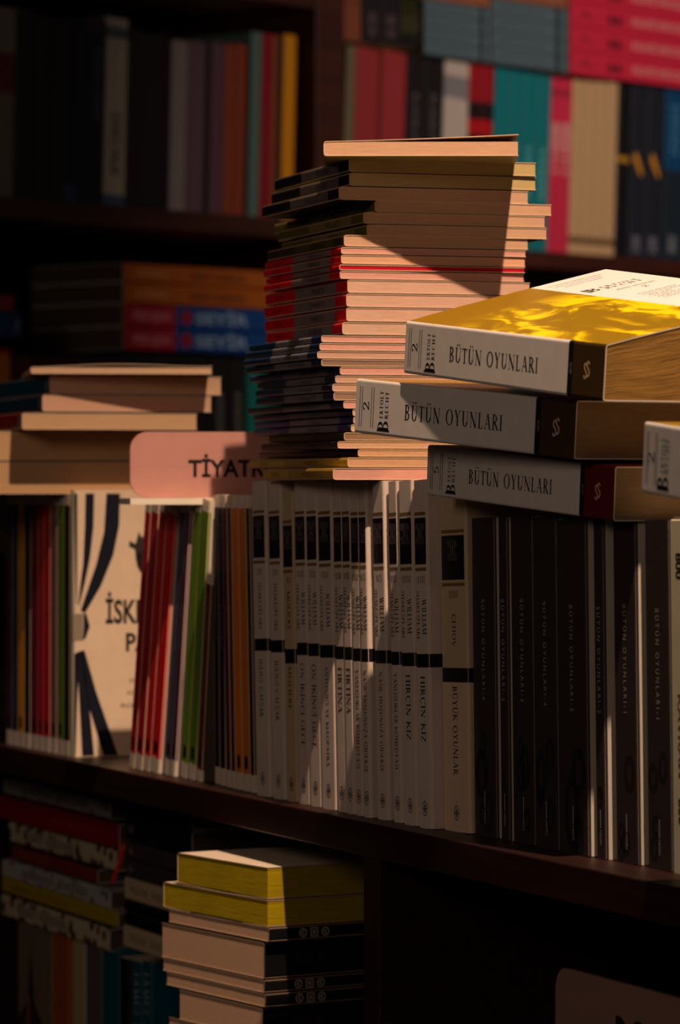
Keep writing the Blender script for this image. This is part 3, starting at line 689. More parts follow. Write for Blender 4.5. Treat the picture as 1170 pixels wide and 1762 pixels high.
lift1 = lambda f, g: 3.35*f**.95*(1-.12*(1-g))
B1, L1, T1 = brecht(697, 1040, 216.8, 199.0, (555, 640), (590, 693), '2', True, 'top thick volume titled BÜTÜN OYUNLARI with curling yellow and white cover', lift=lift1, pm=paper((176, 132, 66), .5, .35, .5))
B2, L2, T2 = brecht(612, 990, 221.4, 204.0, (651, 745), (690, 790), '2', True, 'middle thick volume numbered 2, yellow topped, under the curling one')
B3, L3, T3 = brecht(735, 1057, 224.6, 206.0, (767, 850), (801, 899), '5', False, 'lowest thick volume, numbered 5, with a dark red spine end', kd=.987)
B4, L4, T4 = brecht(1107, 1400, 188.0, 172.0, (724, 849), (775, 905), '2', True, 'thick pale volume numbered 2 cut off by the right edge of the photo')
# print on the lifted cover of the top volume, following its curve
def on_lift(polys, x0, z0, right, up):
    vs = []; fs = []
    for p in polys:
        fs.append(tuple(range(len(vs), len(vs)+len(p))))
        for a, b in p:
            x = x0+right[0]*a+up[0]*b; z = z0+right[1]*a+up[1]*b
            f = max(0, (x-.16)/(13.5-.16)); i = min(9, int(f*10)); f0, f1 = i/10, (i+1)/10; g = z/L1; j = min(7, int(g*8)); g0, g1 = j/8, (j+1)/8
            tf = (f-f0)*10; tg = (g-g0)*8
            l = (lift1(max(f0, 1e-9), g0)*(1-tf)+lift1(f1, g0)*tf)*(1-tg)+(lift1(max(f0, 1e-9), g1)*(1-tf)+lift1(f1, g1)*tf)*tg
            vs.append((x, -T1/2-l-.012, z))
    return vs, fs
Q = []
p, w = serif('B', 1.0, .85); Q.append(on_lift(p+rect(-.12, -.1, 0, 1.1), 8.9, L1-5.6, (1, 0), (0, 1)))
for tx, z_ in (('ERTOLT', L1-5.1), ('RECHT', L1-5.7)):
    p, w = serif(tx, .42, 2.6, .3); Q.append(on_lift(p, 9.9, z_, (1, 0), (0, 1)))
p, w = serif('BÜTÜN OYUNLARI', .3, 2.6, .2); Q.append(on_lift(p, 9.9, L1-6.8, (1, 0), (0, 1)))
p, w = serif('2', .45, .35); Q.append(on_lift(p, 11.1, L1-7.7, (1, 0), (0, 1)))
for j in range(3):
    p, w = sans(['OYUNLARIN TÜRKÇE ÇEVİRİSİ', 'DÜNYA TİYATROSU DİZİSİ', 'ÜÇÜNCÜ BASIM YENİ ÇEVİRİ'][j], .16, 3.6-.5*j); Q.append(on_lift(p, 8.8+.2*j, L1-1.2-.55*j, (1, 0), (0, 1)))
for j in range(6):
    p, w = sans(['KUTSAL JOHANNA', 'KURAL VE KURALDIŞI', 'ANA', 'YUVARLAK KAFALAR', 'SEZUAN', 'CESARET ANA'][j], .18, [2.6, 3.0, 1.6, 3.0, 2.0, 2.6][j]); Q.append(on_lift(p, 9.6, L1-9.3-.5*j, (1, 0), (0, 1)))
lettering(B1, Q, (46, 40, 38), 'cover_lettering')

# ------------------------------------------------------------------ LEFT TOP PILE AND SIGN
LP = [dict(x=53, t=631, b=643, r=365, l=-40, c=(190, 160, 130), p=(230, 190, 150), n='thin book with a wrinkled cover on top of the left pile', rot=9, lift=1, out=1.2),
      dict(x=85, t=646, b=678, r=381, l=-90, c=(8, 72, 92), p=(232, 186, 150), n='upper teal spined book in the left pile'),
      dict(x=73, t=679, b=708, r=364, l=-100, c=(8, 70, 88), p=(228, 180, 146), n='lower teal spined book in the left pile'),
      dict(x=38, t=710, b=739, r=339, l=-120, c=(120, 20, 18), p=(222, 178, 134), n='dark red spined book under the two teal ones', out=.8),
      dict(x=-80, t=741, b=792, r=290, l=-260, c=(150, 110, 80), p=(222, 176, 126), n='upper thick tan edged book beside the TİYATRO sign', out=-3.2),
      dict(x=-92, t=794, b=850, r=280, l=-260, c=(150, 110, 80), p=(216, 170, 122), n='lower thick tan edged book resting on the standing books beside the sign', out=-3.2)]
for (r, mt, L, W, T) in pile(LP, 283.0, 74, None, xref=70, Lmin=18, Lmax=20.5, jit=.3):
    lf = (lambda f, g: .25*math.sin(f*5)*f+.35*f) if r.get('lift') else None
    rt = book('paperback_book', mt, L, W, T, r['c'], pages=paper(r['p'], .12), label=r['n'], group='books lying on the far left row', tc=.04, lift=lf, inside=(226, 200, 170))
    p, w = sans('USD', .5, .9); lettering(rt, [put(rect(-.12, -.3, .12, .3), (-E, 0, 1.2), DOWN, SUP)]+[put(p, (-E, .45, .75), (0, -1, 0), (0, 0, 1))] if T > .8 and T < 1.6 else [], (150, 170, 170))
def sign(name, pos, ang, z0, w, h, text, tsz, tx, tz, label, col, base=True, thick=.3, tw=None):
    a = math.radians(ang); x = Vector((math.cos(a), math.sin(a), 0))
    root = bpy.data.objects.new(name, None); COL.objects.link(root); m = M(pos, z0, x, (0, 0, 1)); root.matrix_world = m; tag(root, label, 'sign')
    r = min(1.3, h*.28); pts = []
    for cx, cy, a0 in ((w-r, r, -90), (w-r, h-r, 0), (r, h-r, 90), (r, r, 180)):
        for i in range(9): q = math.radians(a0+90*i/8); pts.append((cx+r*math.cos(q), cy+r*math.sin(q)))
    n = len(pts); z_ = .45 if base else 0
    vs = [(p[0], 0, p[1]+z_) for p in pts]+[(p[0], thick, p[1]+z_) for p in pts]
    fs = [tuple(range(n)), tuple(range(2*n-1, n-1, -1))]+[(i, i+n, (i+1) % n+n, (i+1) % n) for i in range(n)]
    mesh('sign_board', vs, fs, plain(col, .5), None, root)
    if base:
        b = mesh('sign_base', [(-.3, -2.0, 0), (w+.3, -2.0, 0), (w+.3, 3.2, 0), (-.3, 3.2, 0), (-.3, -2.0, .43), (w+.3, -2.0, .43), (w+.3, 3.2, .43), (-.3, 3.2, .43)],
             [(3, 2, 1, 0), (4, 5, 6, 7), (0, 1, 5, 4), (1, 2, 6, 5), (2, 3, 7, 6), (3, 0, 4, 7)], plain((236, 222, 196), .4), None, root)
    p, ww = sans(text, tsz, tw, .026); mesh('lettering', *put(p, (tx, -.03, tz), (1, 0, 0), (0, 0, 1)), plain((26, 20, 20), .5), None, root)
    return root
Ds = 263.0
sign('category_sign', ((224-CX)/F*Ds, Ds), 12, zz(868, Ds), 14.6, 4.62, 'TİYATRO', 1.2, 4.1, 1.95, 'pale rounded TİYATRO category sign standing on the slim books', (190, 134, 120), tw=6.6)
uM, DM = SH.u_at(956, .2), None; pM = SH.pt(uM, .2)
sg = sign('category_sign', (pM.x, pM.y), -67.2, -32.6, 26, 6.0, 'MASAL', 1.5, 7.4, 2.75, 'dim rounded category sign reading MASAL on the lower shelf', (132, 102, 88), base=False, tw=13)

# ------------------------------------------------------------------ LOWER RIGHT PILE (yellow edged)
def cornerpile(rows, xc0, D0, ang):
    """left face is the tail edge, right face runs away from the corner; spine or fore edge on the right face"""
    a = math.radians(ang); db = Vector((math.cos(a), -math.sin(a))); n = Vector((math.sin(a), math.cos(a)))
    c0 = Vector(((xc0-CX)/F*D0, D0)); out = []
    for r in rows:
        k = (r['x']-CX)/F; t = (k*c0.y-c0.x)/(db.x-k*db.y); c = c0+db*t
        k = (r['l']-CX)/F; W = (k*c.y-c.x)/(-db.x+k*db.y)
        zt, zb = zz(r['t'], c.y), zz(r['b'], c.y); T = zt-zb-.03; zm = (zt+zb)/2
        if r.get('yel'):        # fore edge on the right face, spine at the back left: local x along +db, tail edge facing the viewer's left... head along -n
            p = c-db*W; xd = (db.x, db.y, 0); zd = (-n.x, -n.y, 0)
            m = M(p+n*20.0, zm, xd, zd)
        else:                   # spine on the right face: spine runs along n from the corner
            xd = (-db.x, -db.y, 0); zd = (n.x, n.y, 0)
            m = M(c, zm, xd, zd)
        out.append((r, m, W, T))
    return out
YR = [dict(x=460, t=1493, b=1548, l=305, yel=1, n='upper thick book with yellow dyed edges on the lower pile'),
      dict(x=460, t=1550, b=1596, l=281, yel=1, n='lower thick book with yellow dyed edges on the lower pile'),
      dict(x=463, t=1597, b=1622, l=290, n='thin black spined book under the yellow edged pair'),
      dict(x=455, t=1623, b=1686, l=278, n='thickest black spined book of the lower pile', dim=1),
      dict(x=455, t=1687, b=1710, l=280, n='thin black spined book under the thickest one'),
      dict(x=457, t=1711, b=1735, l=286, n='black spined book, second from the bottom visible in the lower pile'),
      dict(x=452, t=1736, b=1790, l=308, n='black spined book at the bottom edge of the photo, lower pile', dim=1)]
D3 = 243.0
for i, dy in enumerate((1791, 1890, 1990, 2090, 2190)):
    YR.append(dict(x=458-i, t=dy, b=dy+99, l=290-3*i, n=ORD[i+1]+' thick black spined book below the photo edge in the lower pile', dim=1))
YR.append(dict(x=458, t=2291, b=2292+int((54.6-(2291-HY)/F*D3)/D3*F), l=280, n='thin black spined book lying on the lower shelf below the photo edge', dim=1))
for (r, m, W, T) in cornerpile(YR, 460, D3, 58.2):
    yel = r.get('yel'); H = 20.0
    pm = paper((186, 158, 14), .35, .5, .25) if yel else paper((206, 164, 130), .12)
    rt = book('thick_paperback' if T > 1.4 else 'paperback_book', m, H, W, T, (90, 80, 20) if yel else (14, 13, 14), front=(228, 206, 178) if yel else (20, 18, 18), back=(228, 206, 178) if yel else None, pages=pm, label=r['n'], group='books of the lower pile by the divider', tc=.04, inside=(190, 160, 130), lift=(lambda f, g: .12*math.sin(f*3.1)) if yel else None)
    if not yel:
        s = .30; q = []
        for k, dx in enumerate((-.85, 0, .85)):
            if k == 1: q += [[(-s, -s), (s, -s), (s, -s*.75), (-s, -s*.75)], [(-s, s*.75), (s, s*.75), (s, s), (-s, s)], [(-s, -s), (-s*.75, -s), (-s*.75, s), (-s, s)], [(s*.75, -s), (s, -s), (s, s), (s*.75, s)]]+ln(-.14, -.14, .14, .14, .08)+ln(-.14, .14, .14, -.14, .08)
            else: q += [[(x+dx, y) for x, y in p] for p in ring(0, 0, s, s, .08, .08, n=16)+ln(.1, -.14, -.12, 0, .08)+ln(-.12, 0, .1, .14, .08)]
        # the spine is seen from the right, tail at the near corner: run away from the corner
        sgn = 1
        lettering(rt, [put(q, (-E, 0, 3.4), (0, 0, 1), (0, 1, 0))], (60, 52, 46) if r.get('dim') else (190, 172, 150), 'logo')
    else:
        if r['t'] == 1493:
            q = [put(rect(0, 0, 5.5, .14), (4, -T/2-.16, 6.5+.4*j), (1, 0, 0), (0, 0, 1)) for j in range(2)]
            p, w = sans('ULYSSES', 1.6, 7, .03); q.append(put(p, (3, -T/2-.16, 8.6), (1, 0, 0), (0, 0, 1)))
            lettering(rt, q, (30, 34, 20), 'cover_lettering')
# hidden support: the pile goes on down to the lower shelf
# ------------------------------------------------------------------ LOWER LEFT STACKS
FL1 = floral((178, 178, 170), [(150, 60, 66), (60, 80, 74), (190, 190, 180), (110, 120, 112), (180, 170, 160)], 110, 'a')
FL2 = floral((196, 184, 150), [(74, 24, 28), (90, 30, 34), (196, 184, 150), (70, 22, 30)], 85, 'b')
def backpile(rows, v, grp, W=13):
    for r in rows:
        ua, ub = SH.u_at(r['l'], v), SH.u_at(r['x'], v); p = SH.pt(ub, v); q = SH.pt(ua, v)
        zl = (zz(r['yl'][0], q.y), zz(r['yl'][1], q.y)); zr = (zz(r['yr'][0], p.y), zz(r['yr'][1], p.y))
        T = ((zl[0]-zl[1])+(zr[0]-zr[1]))/2-.03; zm = (sum(zl)+sum(zr))/4
        H = ub-ua
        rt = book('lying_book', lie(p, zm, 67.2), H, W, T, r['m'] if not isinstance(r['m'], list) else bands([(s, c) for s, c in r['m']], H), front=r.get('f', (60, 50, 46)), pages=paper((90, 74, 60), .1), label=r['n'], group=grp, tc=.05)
        if r.get('tx'):
            hh = T*r.get('th', .34)
            for (t_, f, w_, c) in r['tx']:
                pp, w = serif(t_, hh, H*w_, .1); 
                if r.get('plate'): lettering(rt, [put(rect(-.15, -.15, H*w_+.15, hh+.15), (-E*.6, hh/2, H*(1-f)), DOWN, SUP)], r['plate'], 'title_plate')
                lettering(rt, [put(pp, (-E, hh/2, H*(1-f)), DOWN, SUP)], c)
vA = 6.0
backpile([
 dict(l=5, x=190, yl=(1342, 1368), yr=(1376, 1408), m=FL1, f=FL1, n='grey floral book on top of the lower left pile', tx=[('ROMANOV', .2, .3, (90, 84, 80)), ('OYUNU', .55, .25, (90, 84, 80))], plate=(160, 156, 150)),
 dict(l=-10, x=205, yl=(1369, 1411), yr=(1414, 1458), m=(150, 10, 26), n='plain dark red book under the topmost grey floral one', tx=[('DORİAN', .48, .38, (176, 60, 50))], th=.25),
 dict(l=15, x=200, yl=(1418, 1450), yr=(1460, 1498), m=FL2, n='upper maroon floral book, under the dark red one', tx=[('HAMLET', .18, .16, (60, 56, 54)), ('SHAKESPEARE', .36, .26, (60, 56, 54))], plate=(176, 164, 140)),
 dict(l=20, x=168, yl=(1459, 1482), yr=(1492, 1517), m=(132, 42, 20), n='rust orange book in the lower left pile', tx=[('BÜYÜCÜ', .1, .35, (170, 80, 50)), ('KADIN', .5, .3, (70, 26, 20))]),
 dict(l=3, x=190, yl=(1484, 1514), yr=(1526, 1560), m=FL1, f=FL1, n='grey floral book above the yellow one in the lower left pile', tx=[('ROMANOV', .2, .3, (90, 84, 80)), ('OYUNU', .55, .25, (90, 84, 80))], plate=(160, 156, 150)),
 dict(l=3, x=203, yl=(1515, 1541), yr=(1562, 1592), m=(176, 150, 26), n='yellow spined book in the lower left pile', tx=[('KIRMIZI', .08, .2, (110, 80, 20)), ('SİYAH ROMAN', .3, .3, (150, 70, 30))]),
 dict(l=2, x=188, yl=(1543, 1583), yr=(1594, 1630), m=FL2, n='lowest maroon floral book, lying on the standing art book', tx=[('HAMLET', .18, .16, (60, 56, 54)), ('SHAKESPEARE', .36, .26, (60, 56, 54))], plate=(176, 164, 140)),
], vA, 'lower left pile of floral and plain books')
vB = 4.5
backpile([
 dict(l=216, x=330, yl=(1372, 1404), yr=(1396, 1428), m=(16, 14, 16), n='upper black book behind the floral pile', tx=[('GB', .04, .08, (150, 140, 130))], f=(16, 14, 16)),
 dict(l=216, x=330, yl=(1405, 1448), yr=(1430, 1472), m=(20, 18, 20), n='lower black book behind the floral pile', tx=[('GR', .04, .09, (150, 140, 130))], f=(16, 14, 16)),
 dict(l=216, x=320, yl=(1449, 1478), yr=(1474, 1503), m=(66, 58, 60), n='upper dark grey book behind the floral pile', tx=[('O', .06, .06, (180, 170, 160)), ('SONATE', .3, .35, (40, 36, 40))]),
 dict(l=216, x=320, yl=(1479, 1510), yr=(1505, 1536), m=(62, 54, 56), n='lower dark grey book behind the floral pile', tx=[('O', .06, .06, (180, 170, 160)), ('SONATE', .3, .35, (40, 36, 40))]),
 dict(l=214, x=320, yl=(1511, 1549), yr=(1537, 1577), m=[(0, (200, 178, 140)), (.99, (200, 178, 140))], n='upper cream book with WILLIAM SHAKESPEARE on its spine', tx=[('WILLIAM', .1, .28, (110, 96, 84)), ('SHAKESPEARE', .44, .4, (110, 96, 84))]),
 dict(l=214, x=320, yl=(1550, 1571), yr=(1578, 1599), m=(12, 11, 12), n='thin black book with a yellow lower cover between the cream ones', f=(12, 11, 12)),
 dict(l=214, x=320, yl=(1572, 1593), yr=(1600, 1621), m=(14, 13, 14), n='black book touching the lowest cream one', f=(150, 130, 20)),
 dict(l=212, x=318, yl=(1594, 1632), yr=(1622, 1662), m=[(0, (200, 178, 140)), (.99, (200, 178, 140))], n='lower cream book with WILLIAM SHAKESPEARE on its spine', tx=[('WILLIAM', .1, .28, (110, 96, 84)), ('SHAKESPEARE', .44, .4, (110, 96, 84))]),
], vB, 'lower pile behind the floral one')
# red ribbon
pr_ = SH.pt(SH.u_at(205, 4.0), 4.0)
rv = []; pts = [(212, 1452), (208, 1470), (203, 1490), (196, 1508), (192, 1520)]
for x, y in pts:
    for dx in (-3, 4): rv.append(((x+dx-CX)/F*pr_.y, pr_.y-.2, zz(y, pr_.y)+CAMZ*100))
n_ = len(rv); rv += [(a, b+.04, c) for a, b, c in rv]
rf = []
for i in range(len(pts)-1):
    a = 2*i; rf += [(a, a+1, a+3, a+2), (a+n_, a+2+n_, a+3+n_, a+1+n_), (a, a+2, a+2+n_, a+n_), (a+1, a+1+n_, a+3+n_, a+3)]
rf += [(0, n_, 1+n_, 1), (n_-2, n_-1, 2*n_-1, 2*n_-2)]
tag(mesh('ribbon_bookmark', rv, rf, plain((210, 10, 26), .4)), 'bright red ribbon bookmark hanging between the two lower left piles', 'bookmark')
# upright books below the two piles
UP = [(30, 88, (120, 104, 84), 'pale art book with a dark street scene on its cover under the lowest floral book', 0), (90, 118, (170, 86, 30), 'orange spined book beside the art book', 0), (124, 146, (190, 170, 130), 'cream spined book between the orange and grey ones', 0),
      (147, 174, (98, 92, 90), 'grey spined book beside the cream one, bottom left', 0), (176, 204, (8, 88, 100), 'plain teal spined book beside the grey one, bottom left', 0), (206, 222, (14, 14, 18), 'black spined book between the teal ones', 0),
      (226, 243, (6, 84, 100), 'left teal JAMES JOYCE book', 1), (244, 260, (6, 84, 100), 'right teal JAMES JOYCE book', 1)]
fu = fit_row(SH, [(a, b) for a, b, *_ in UP], 6.5, .2, .5)
for (u, v, T), (a, b, c, lb, k) in zip(fu, UP):
    D = SH.pt(u, v).y; top = min(zz(1634 if a < 210 else 1664, D), -33)
    H = 20.4 if a < 30+200 else 19.8; zt = (-54.6)
    H = min(21.0, zz(1588+ (a-30)*.27 + (14 if a > 200 else 0), D)-zt) if a < 210 else zz(1655, D)-zt
    rt = book('paperback_book', stand(SH, u, v, zt), H, 13, T, c, label=lb, group='books standing on the lower shelf', tc=.05, rough=.4)
    if k:
        p, w = serif('JAMES JOYCE', T*.5, 7.5, .15); lettering(rt, [put(p, (-E, T*.25, H-.8), DOWN, SUP)], (150, 170, 160))
    if a == 30:
        m_ = [put([[(.1-T/2, 0), (T/2-.1, 0), (T/2-.1, H*.42), (0, H*.6), (-T*.1, H*.86), (-T*.2, H*.6), (.1-T/2, H*.5)]], (-E, 0, .6), (0, -1, 0), (0, 0, 1))]
        lettering(rt, m_, (36, 32, 32), 'cover_picture')
        lettering(rt, [put([[(-T*.26, 0), (-T*.12, 0), (-T*.14, H*.6), (-T*.2, H*.65)]], (-E-.01, 0, .7), (0, -1, 0), (0, 0, 1))], (150, 96, 40), 'picture_figure')

# ------------------------------------------------------------------ WALL BOOKCASE BOOKS
def bgrow(fr, rows, zb, yt_fn, v0, W=14, lean=0, grp=None):
    ft = fit_row(fr, [(a, b) for a, b, *_ in rows], v0, .4, .4)
    for (u, v, T), r in zip(ft, rows):
        a, b, y, c, lb = r[:5]; D = fr.pt(u, v).y; H = zz(y, D)-zb
        stops = c if isinstance(c, list) else [(0, c), (.99, c)]
        rt = book('paperback_book', stand(fr, u, v, zb, lean), H, W, T, bands(stops, H), label=lb, group=grp, tc=.06, rough=.5)
        if len(r) > 6 and r[6]:
            for (tx, f, w_, hf, col) in r[6]:
                hh = T*hf; p, w = sans(tx, hh, H*w_, .02); lettering(rt, [put(p, (-E*2, hh/2, H*(1-f)), DOWN, SUP)], col)
k_ = (34, 26, 26)
bgrow(BG, [
 (-40, -14, 12, (60, 50, 44), 'dark grey book at the very left of the upper wall shelf'), (-13, 22, 12, [(0, (120, 112, 100)), (.55, (110, 40, 36)), (.76, (126, 118, 106)), (.99, (126, 118, 106))], 'greyish white book with a red block, far left of the upper wall shelf'),
 (23, 48, 14, (34, 44, 34), 'dark green book at the left of the upper wall shelf'), (49, 62, 20, (24, 20, 22), 'thin black book beside the dark green one'),
 (63, 76, 24, (44, 24, 24), 'thin dark maroon book on the upper wall shelf'), (77, 92, 30, (30, 22, 22), 'brown black book beside the dark maroon one, upper wall shelf'), (93, 110, 30, (40, 30, 24), 'dark brown book left of the navy ones, upper wall shelf'),
 (111, 130, 30, [(0, (40, 70, 110)), (.1, (22, 26, 42)), (.99, (22, 26, 42))], 'narrow navy book with a blue foot, upper wall shelf'), (131, 150, 34, (22, 28, 48), 'plain navy book, upper wall shelf'),
 (151, 177, 30, [(0, (22, 26, 40)), (.92, (60, 40, 50)), (.99, (60, 40, 50))], 'navy book with blue grey lettering beside the white one', 1, [('ROMAN SERİSİ', .15, .4, .3, (90, 104, 130))]),
 (179, 215, 31, [(0, (70, 92, 120)), (.06, (182, 174, 158)), (.89, (90, 92, 100)), (.95, (182, 174, 158))], 'white book with bold dark lettering on the upper wall shelf', 2.2, [('SONSUZ ANLAR', .5, .34, .5, (60, 58, 62))]),
 (217, 234, 50, (38, 24, 22), 'black brown book right of the white one'), (235, 248, 55, (34, 24, 26), 'thin black book in the dark gap of the upper wall shelf'), (249, 262, 58, (30, 24, 24), 'second thin black book in the dark gap of the upper wall shelf'), (263, 289, 60, (22, 18, 20), 'wide black book left of the pale grey one'),
 (291, 318, 70, (150, 136, 134), 'pale grey book in the middle of the upper wall shelf', 1.6), (319, 349, 72, (112, 84, 94), 'mauve grey book beside the pale grey one', 1.4), (350, 358, 74, (20, 20, 24), 'thin black book between the mauve and purple ones'),
 (359, 382, 74, (106, 70, 84), 'dull purple book on the upper wall shelf', 1), (383, 401, 76, (150, 66, 34), 'rust brown book beside the purple one', 1), (402, 420, 76, (150, 62, 36), 'rust orange book, right one of the rust pair', 1),
 (427, 445, 55, (92, 122, 116), 'thin grey green book beside the crimson one', .6), (446, 463, 58, (150, 14, 34), 'crimson book near the divider', .6), (464, 473, 60, (150, 74, 40), 'thin brown orange book right of the crimson one', .6),
 (474, 481, 60, (24, 24, 30), 'thin black book left of the yellow one'), (483, 504, 60, (226, 146, 10), 'bright yellow book at the right end of the upper wall shelf', .8)], LB, None, 1.0, lean=1.8, grp='books on the upper left wall shelf')
teal = [(0, (18, 128, 138)), (.99, (18, 128, 138))]
cream = (212, 172, 128)
bgrow(BG, [
 (588, 603, 78, (120, 110, 84), 'thin greyish book beside the divider, right wall shelf', 1.5), (604, 645, 82, [(0, (150, 44, 50)), (.06, (40, 30, 32)), (.3, (164, 52, 56)), (.99, (164, 52, 56))], 'left one of two dusty red books with black marks', 2.2),
 (649, 691, 88, [(0, (150, 44, 50)), (.06, (40, 30, 32)), (.3, (164, 52, 56)), (.99, (164, 52, 56))], 'right one of two dusty red books with black marks', 2.2),
 (694, 722, 95, (26, 20, 22), 'left one of two black lettered books, right wall shelf', 1.5, [('KARANLIK', .2, .5, .3, (96, 88, 84))]), (723, 755, 98, (26, 20, 22), 'right one of two black lettered books, right wall shelf', 1.5, [('KARANLIK', .2, .5, .3, (96, 88, 84))]),
 (757, 799, 106, [(0, (200, 130, 130)), (.5, (206, 190, 180)), (.8, (140, 136, 140)), (.92, (206, 190, 180))], 'white and pink book behind the top of the tall stack', 1.5),
 (800, 820, 112, [(0, (140, 16, 30)), (.55, (34, 20, 24)), (.62, (196, 16, 24)), (.7, (40, 18, 22)), (.8, (170, 20, 36)), (.99, (170, 20, 36))], 'left one of two red and black books', 1.5), (821, 841, 114, [(0, (140, 16, 30)), (.55, (34, 20, 24)), (.62, (196, 16, 24)), (.7, (40, 18, 22)), (.8, (170, 20, 36)), (.99, (170, 20, 36))], 'right one of two red and black books', 1.5),
 (844, 868, 118, teal, 'first turquoise book from the left, right wall shelf', 2, [('YAŞAM', .4, .3, .4, (110, 190, 190))]), (869, 892, 122, teal, 'second turquoise book from the left, right wall shelf', 2, [('YAŞAM', .4, .3, .4, (110, 190, 190))]),
 (893, 916, 126, teal, 'third turquoise book from the left, right wall shelf', 2, [('YAŞAM', .4, .3, .4, (110, 190, 190))]), (917, 941, 130, teal, 'fourth turquoise book, touching the pink ones', 2, [('YAŞAM', .4, .3, .4, (110, 190, 190))]),
 (942, 958, 134, [(0, (222, 48, 84)), (.58, (226, 120, 130)), (.74, (226, 48, 84)), (.9, (170, 40, 60)), (.93, (222, 48, 84))], 'left pink and white book beside the turquoise ones', 2, [('SEVGİLİ', .25, .3, .5, (236, 170, 160))]), (959, 977, 136, [(0, (222, 48, 84)), (.58, (226, 120, 130)), (.74, (226, 48, 84)), (.9, (170, 40, 60)), (.93, (222, 48, 84))], 'right pink and white book beside the cream ones', 2, [('SEVGİLİ', .25, .3, .5, (236, 170, 160))]),
 (978, 997, 138, [(0, cream), (.06, (120, 90, 60)), (.1, cream), (.99, cream)], 'first cream book from the left, right wall shelf', 2), (998, 1017, 140, [(0, cream), (.06, (120, 90, 60)), (.1, cream), (.99, cream)], 'second cream book from the left, right wall shelf', 2),
 (1018, 1036, 141, [(0, cream), (.06, (120, 90, 60)), (.1, cream), (.99, cream)], 'third cream book from the left, right wall shelf', 2), (1037, 1056, 142, [(0, cream), (.06, (120, 90, 60)), (.1, cream), (.99, cream)], 'fourth cream book, touching the black one', 2),
 (1058, 1078, 144, [(0, (22, 20, 26)), (.55, (200, 150, 20)), (.58, (22, 20, 26))], 'black book beside the cream ones', 1.5), (1080, 1106, 146, (36, 38, 52), 'left navy book with a yellow feather mark', 1.5, [('MARTI', .87, .09, .5, (140, 140, 160))]),
 (1108, 1136, 148, (36, 38, 52), 'right navy book with a yellow feather mark', 1.5, [('MARTI', .87, .09, .5, (140, 140, 160))]), (1139, 1172, 150, [(0, (30, 44, 56)), (.52, (10, 72, 120)), (.99, (10, 72, 120))], 'bright blue book at the right edge of the photo', 1.5, [('DENİZ', .1, .3, .4, (70, 130, 170)), ('ANNE', .85, .1, .4, (150, 150, 160))]),
 (1174, 1200, 152, (30, 60, 90), 'blue grey book just beyond the right frame edge, wall shelf')], RB, None, 0.8, lean=2.6, grp='books on the right wall shelf')
# yellow feathers: sub marks on the two navy books
for o in list(COL.objects):
    if o.get('label', '').endswith('yellow feather mark'):
        lettering(o, [put([[(-.9, 2.6), (-.5, 3.0), (.3, 1.7), (.95, .3), (.9, -.2), (.4, .1), (-.3, 1.1), (-.95, 2.0)]], (-E*2, 0, 11.2), (0, -1, 0), (0, 0, 1))], (232, 160, 20), 'feather_mark')
def bglie(fr, v, rows, W=14, ext=None):
    for (xl, xr, yt, yb, c, lb, *tx) in rows:       # y measured at the left end
        ua, ub = fr.u_at(xl, v), fr.u_at(xr, v); q = fr.pt(ua, v); p = fr.pt(ub, v); H = ub-ua
        zt, zb = zz(yt, q.y), zz(yb, q.y); T = zt-zb-.03
        a = -math.degrees(math.atan2(fr.d.y, fr.d.x))
        stops = c if isinstance(c, list) else [(0, c), (.99, c)]
        rt = book('lying_book', lie(p, (zt+zb)/2, a), H, W, T, bands(stops, H), front=stops[0][1], pages=paper((84, 70, 58), .1), label=lb, group='books lying on the wall bookcase', tc=.06)  # page colour darkened to hold the shade on the piles' unlit ends
        for (t_, f, w_, hf, col) in (tx[0] if tx else []):
            hh = T*hf; pp, w = sans(t_, hh, H*w_, .03); lettering(rt, [put(pp, (-E*2, hh/2, H*(1-f)), DOWN, SUP)], col)
SY = [(0, (16, 74, 150)), (.58, (16, 74, 150)), (.66, (176, 20, 52)), (.99, (176, 20, 52))]
def syr(lb, a, b): return (213, 470, a, b, SY, lb, [('SEYİR', .47, .36, .5, (150, 180, 210)), ('PERUJAN', .06, .24, .42, (220, 120, 130)), ('●', .375, .07, .6, (170, 20, 40))])
ORG = (190, 96, 22)
bglie(BG, -.5, [
 (213, 478, 452, 484, ORG, 'upper orange book lying on the SEYİR pair', [('DÜNYA', .08, .2, .35, (220, 150, 90)), ('SABAH OLMADAN', .42, .36, .4, (110, 52, 22))]),
 (213, 478, 485, 521, ORG, 'lower orange book lying directly on the SEYİR pair', [('DÜNYA', .08, .2, .35, (220, 150, 90)), ('SABAH OLMADAN', .42, .36, .4, (110, 52, 22))]),
 syr('upper red and blue book titled SEYİR', 522, 561), syr('lower red and blue book titled SEYİR', 562, 602),
 (-60, 24, 504, 532, (150, 40, 52), 'dull pink book lying at the far left edge, blurred'), (-60, 37, 533, 578, (16, 60, 110), 'blue book under the dull pink one at the far left edge', [('AY', .9, .07, .5, (150, 170, 190))])], W=15)
LSH = SB
zt = zz(604, BG.pt(BG.u_at(213, 0), 0).y)
def upr(l, r, c, lb, txt=None, dz=0.0):
    D = BG.pt(BG.u_at((l+r)/2, .5), .5).y
    return (l, r, HY-(zt-dz)/D*F, c, lb, 0, txt)
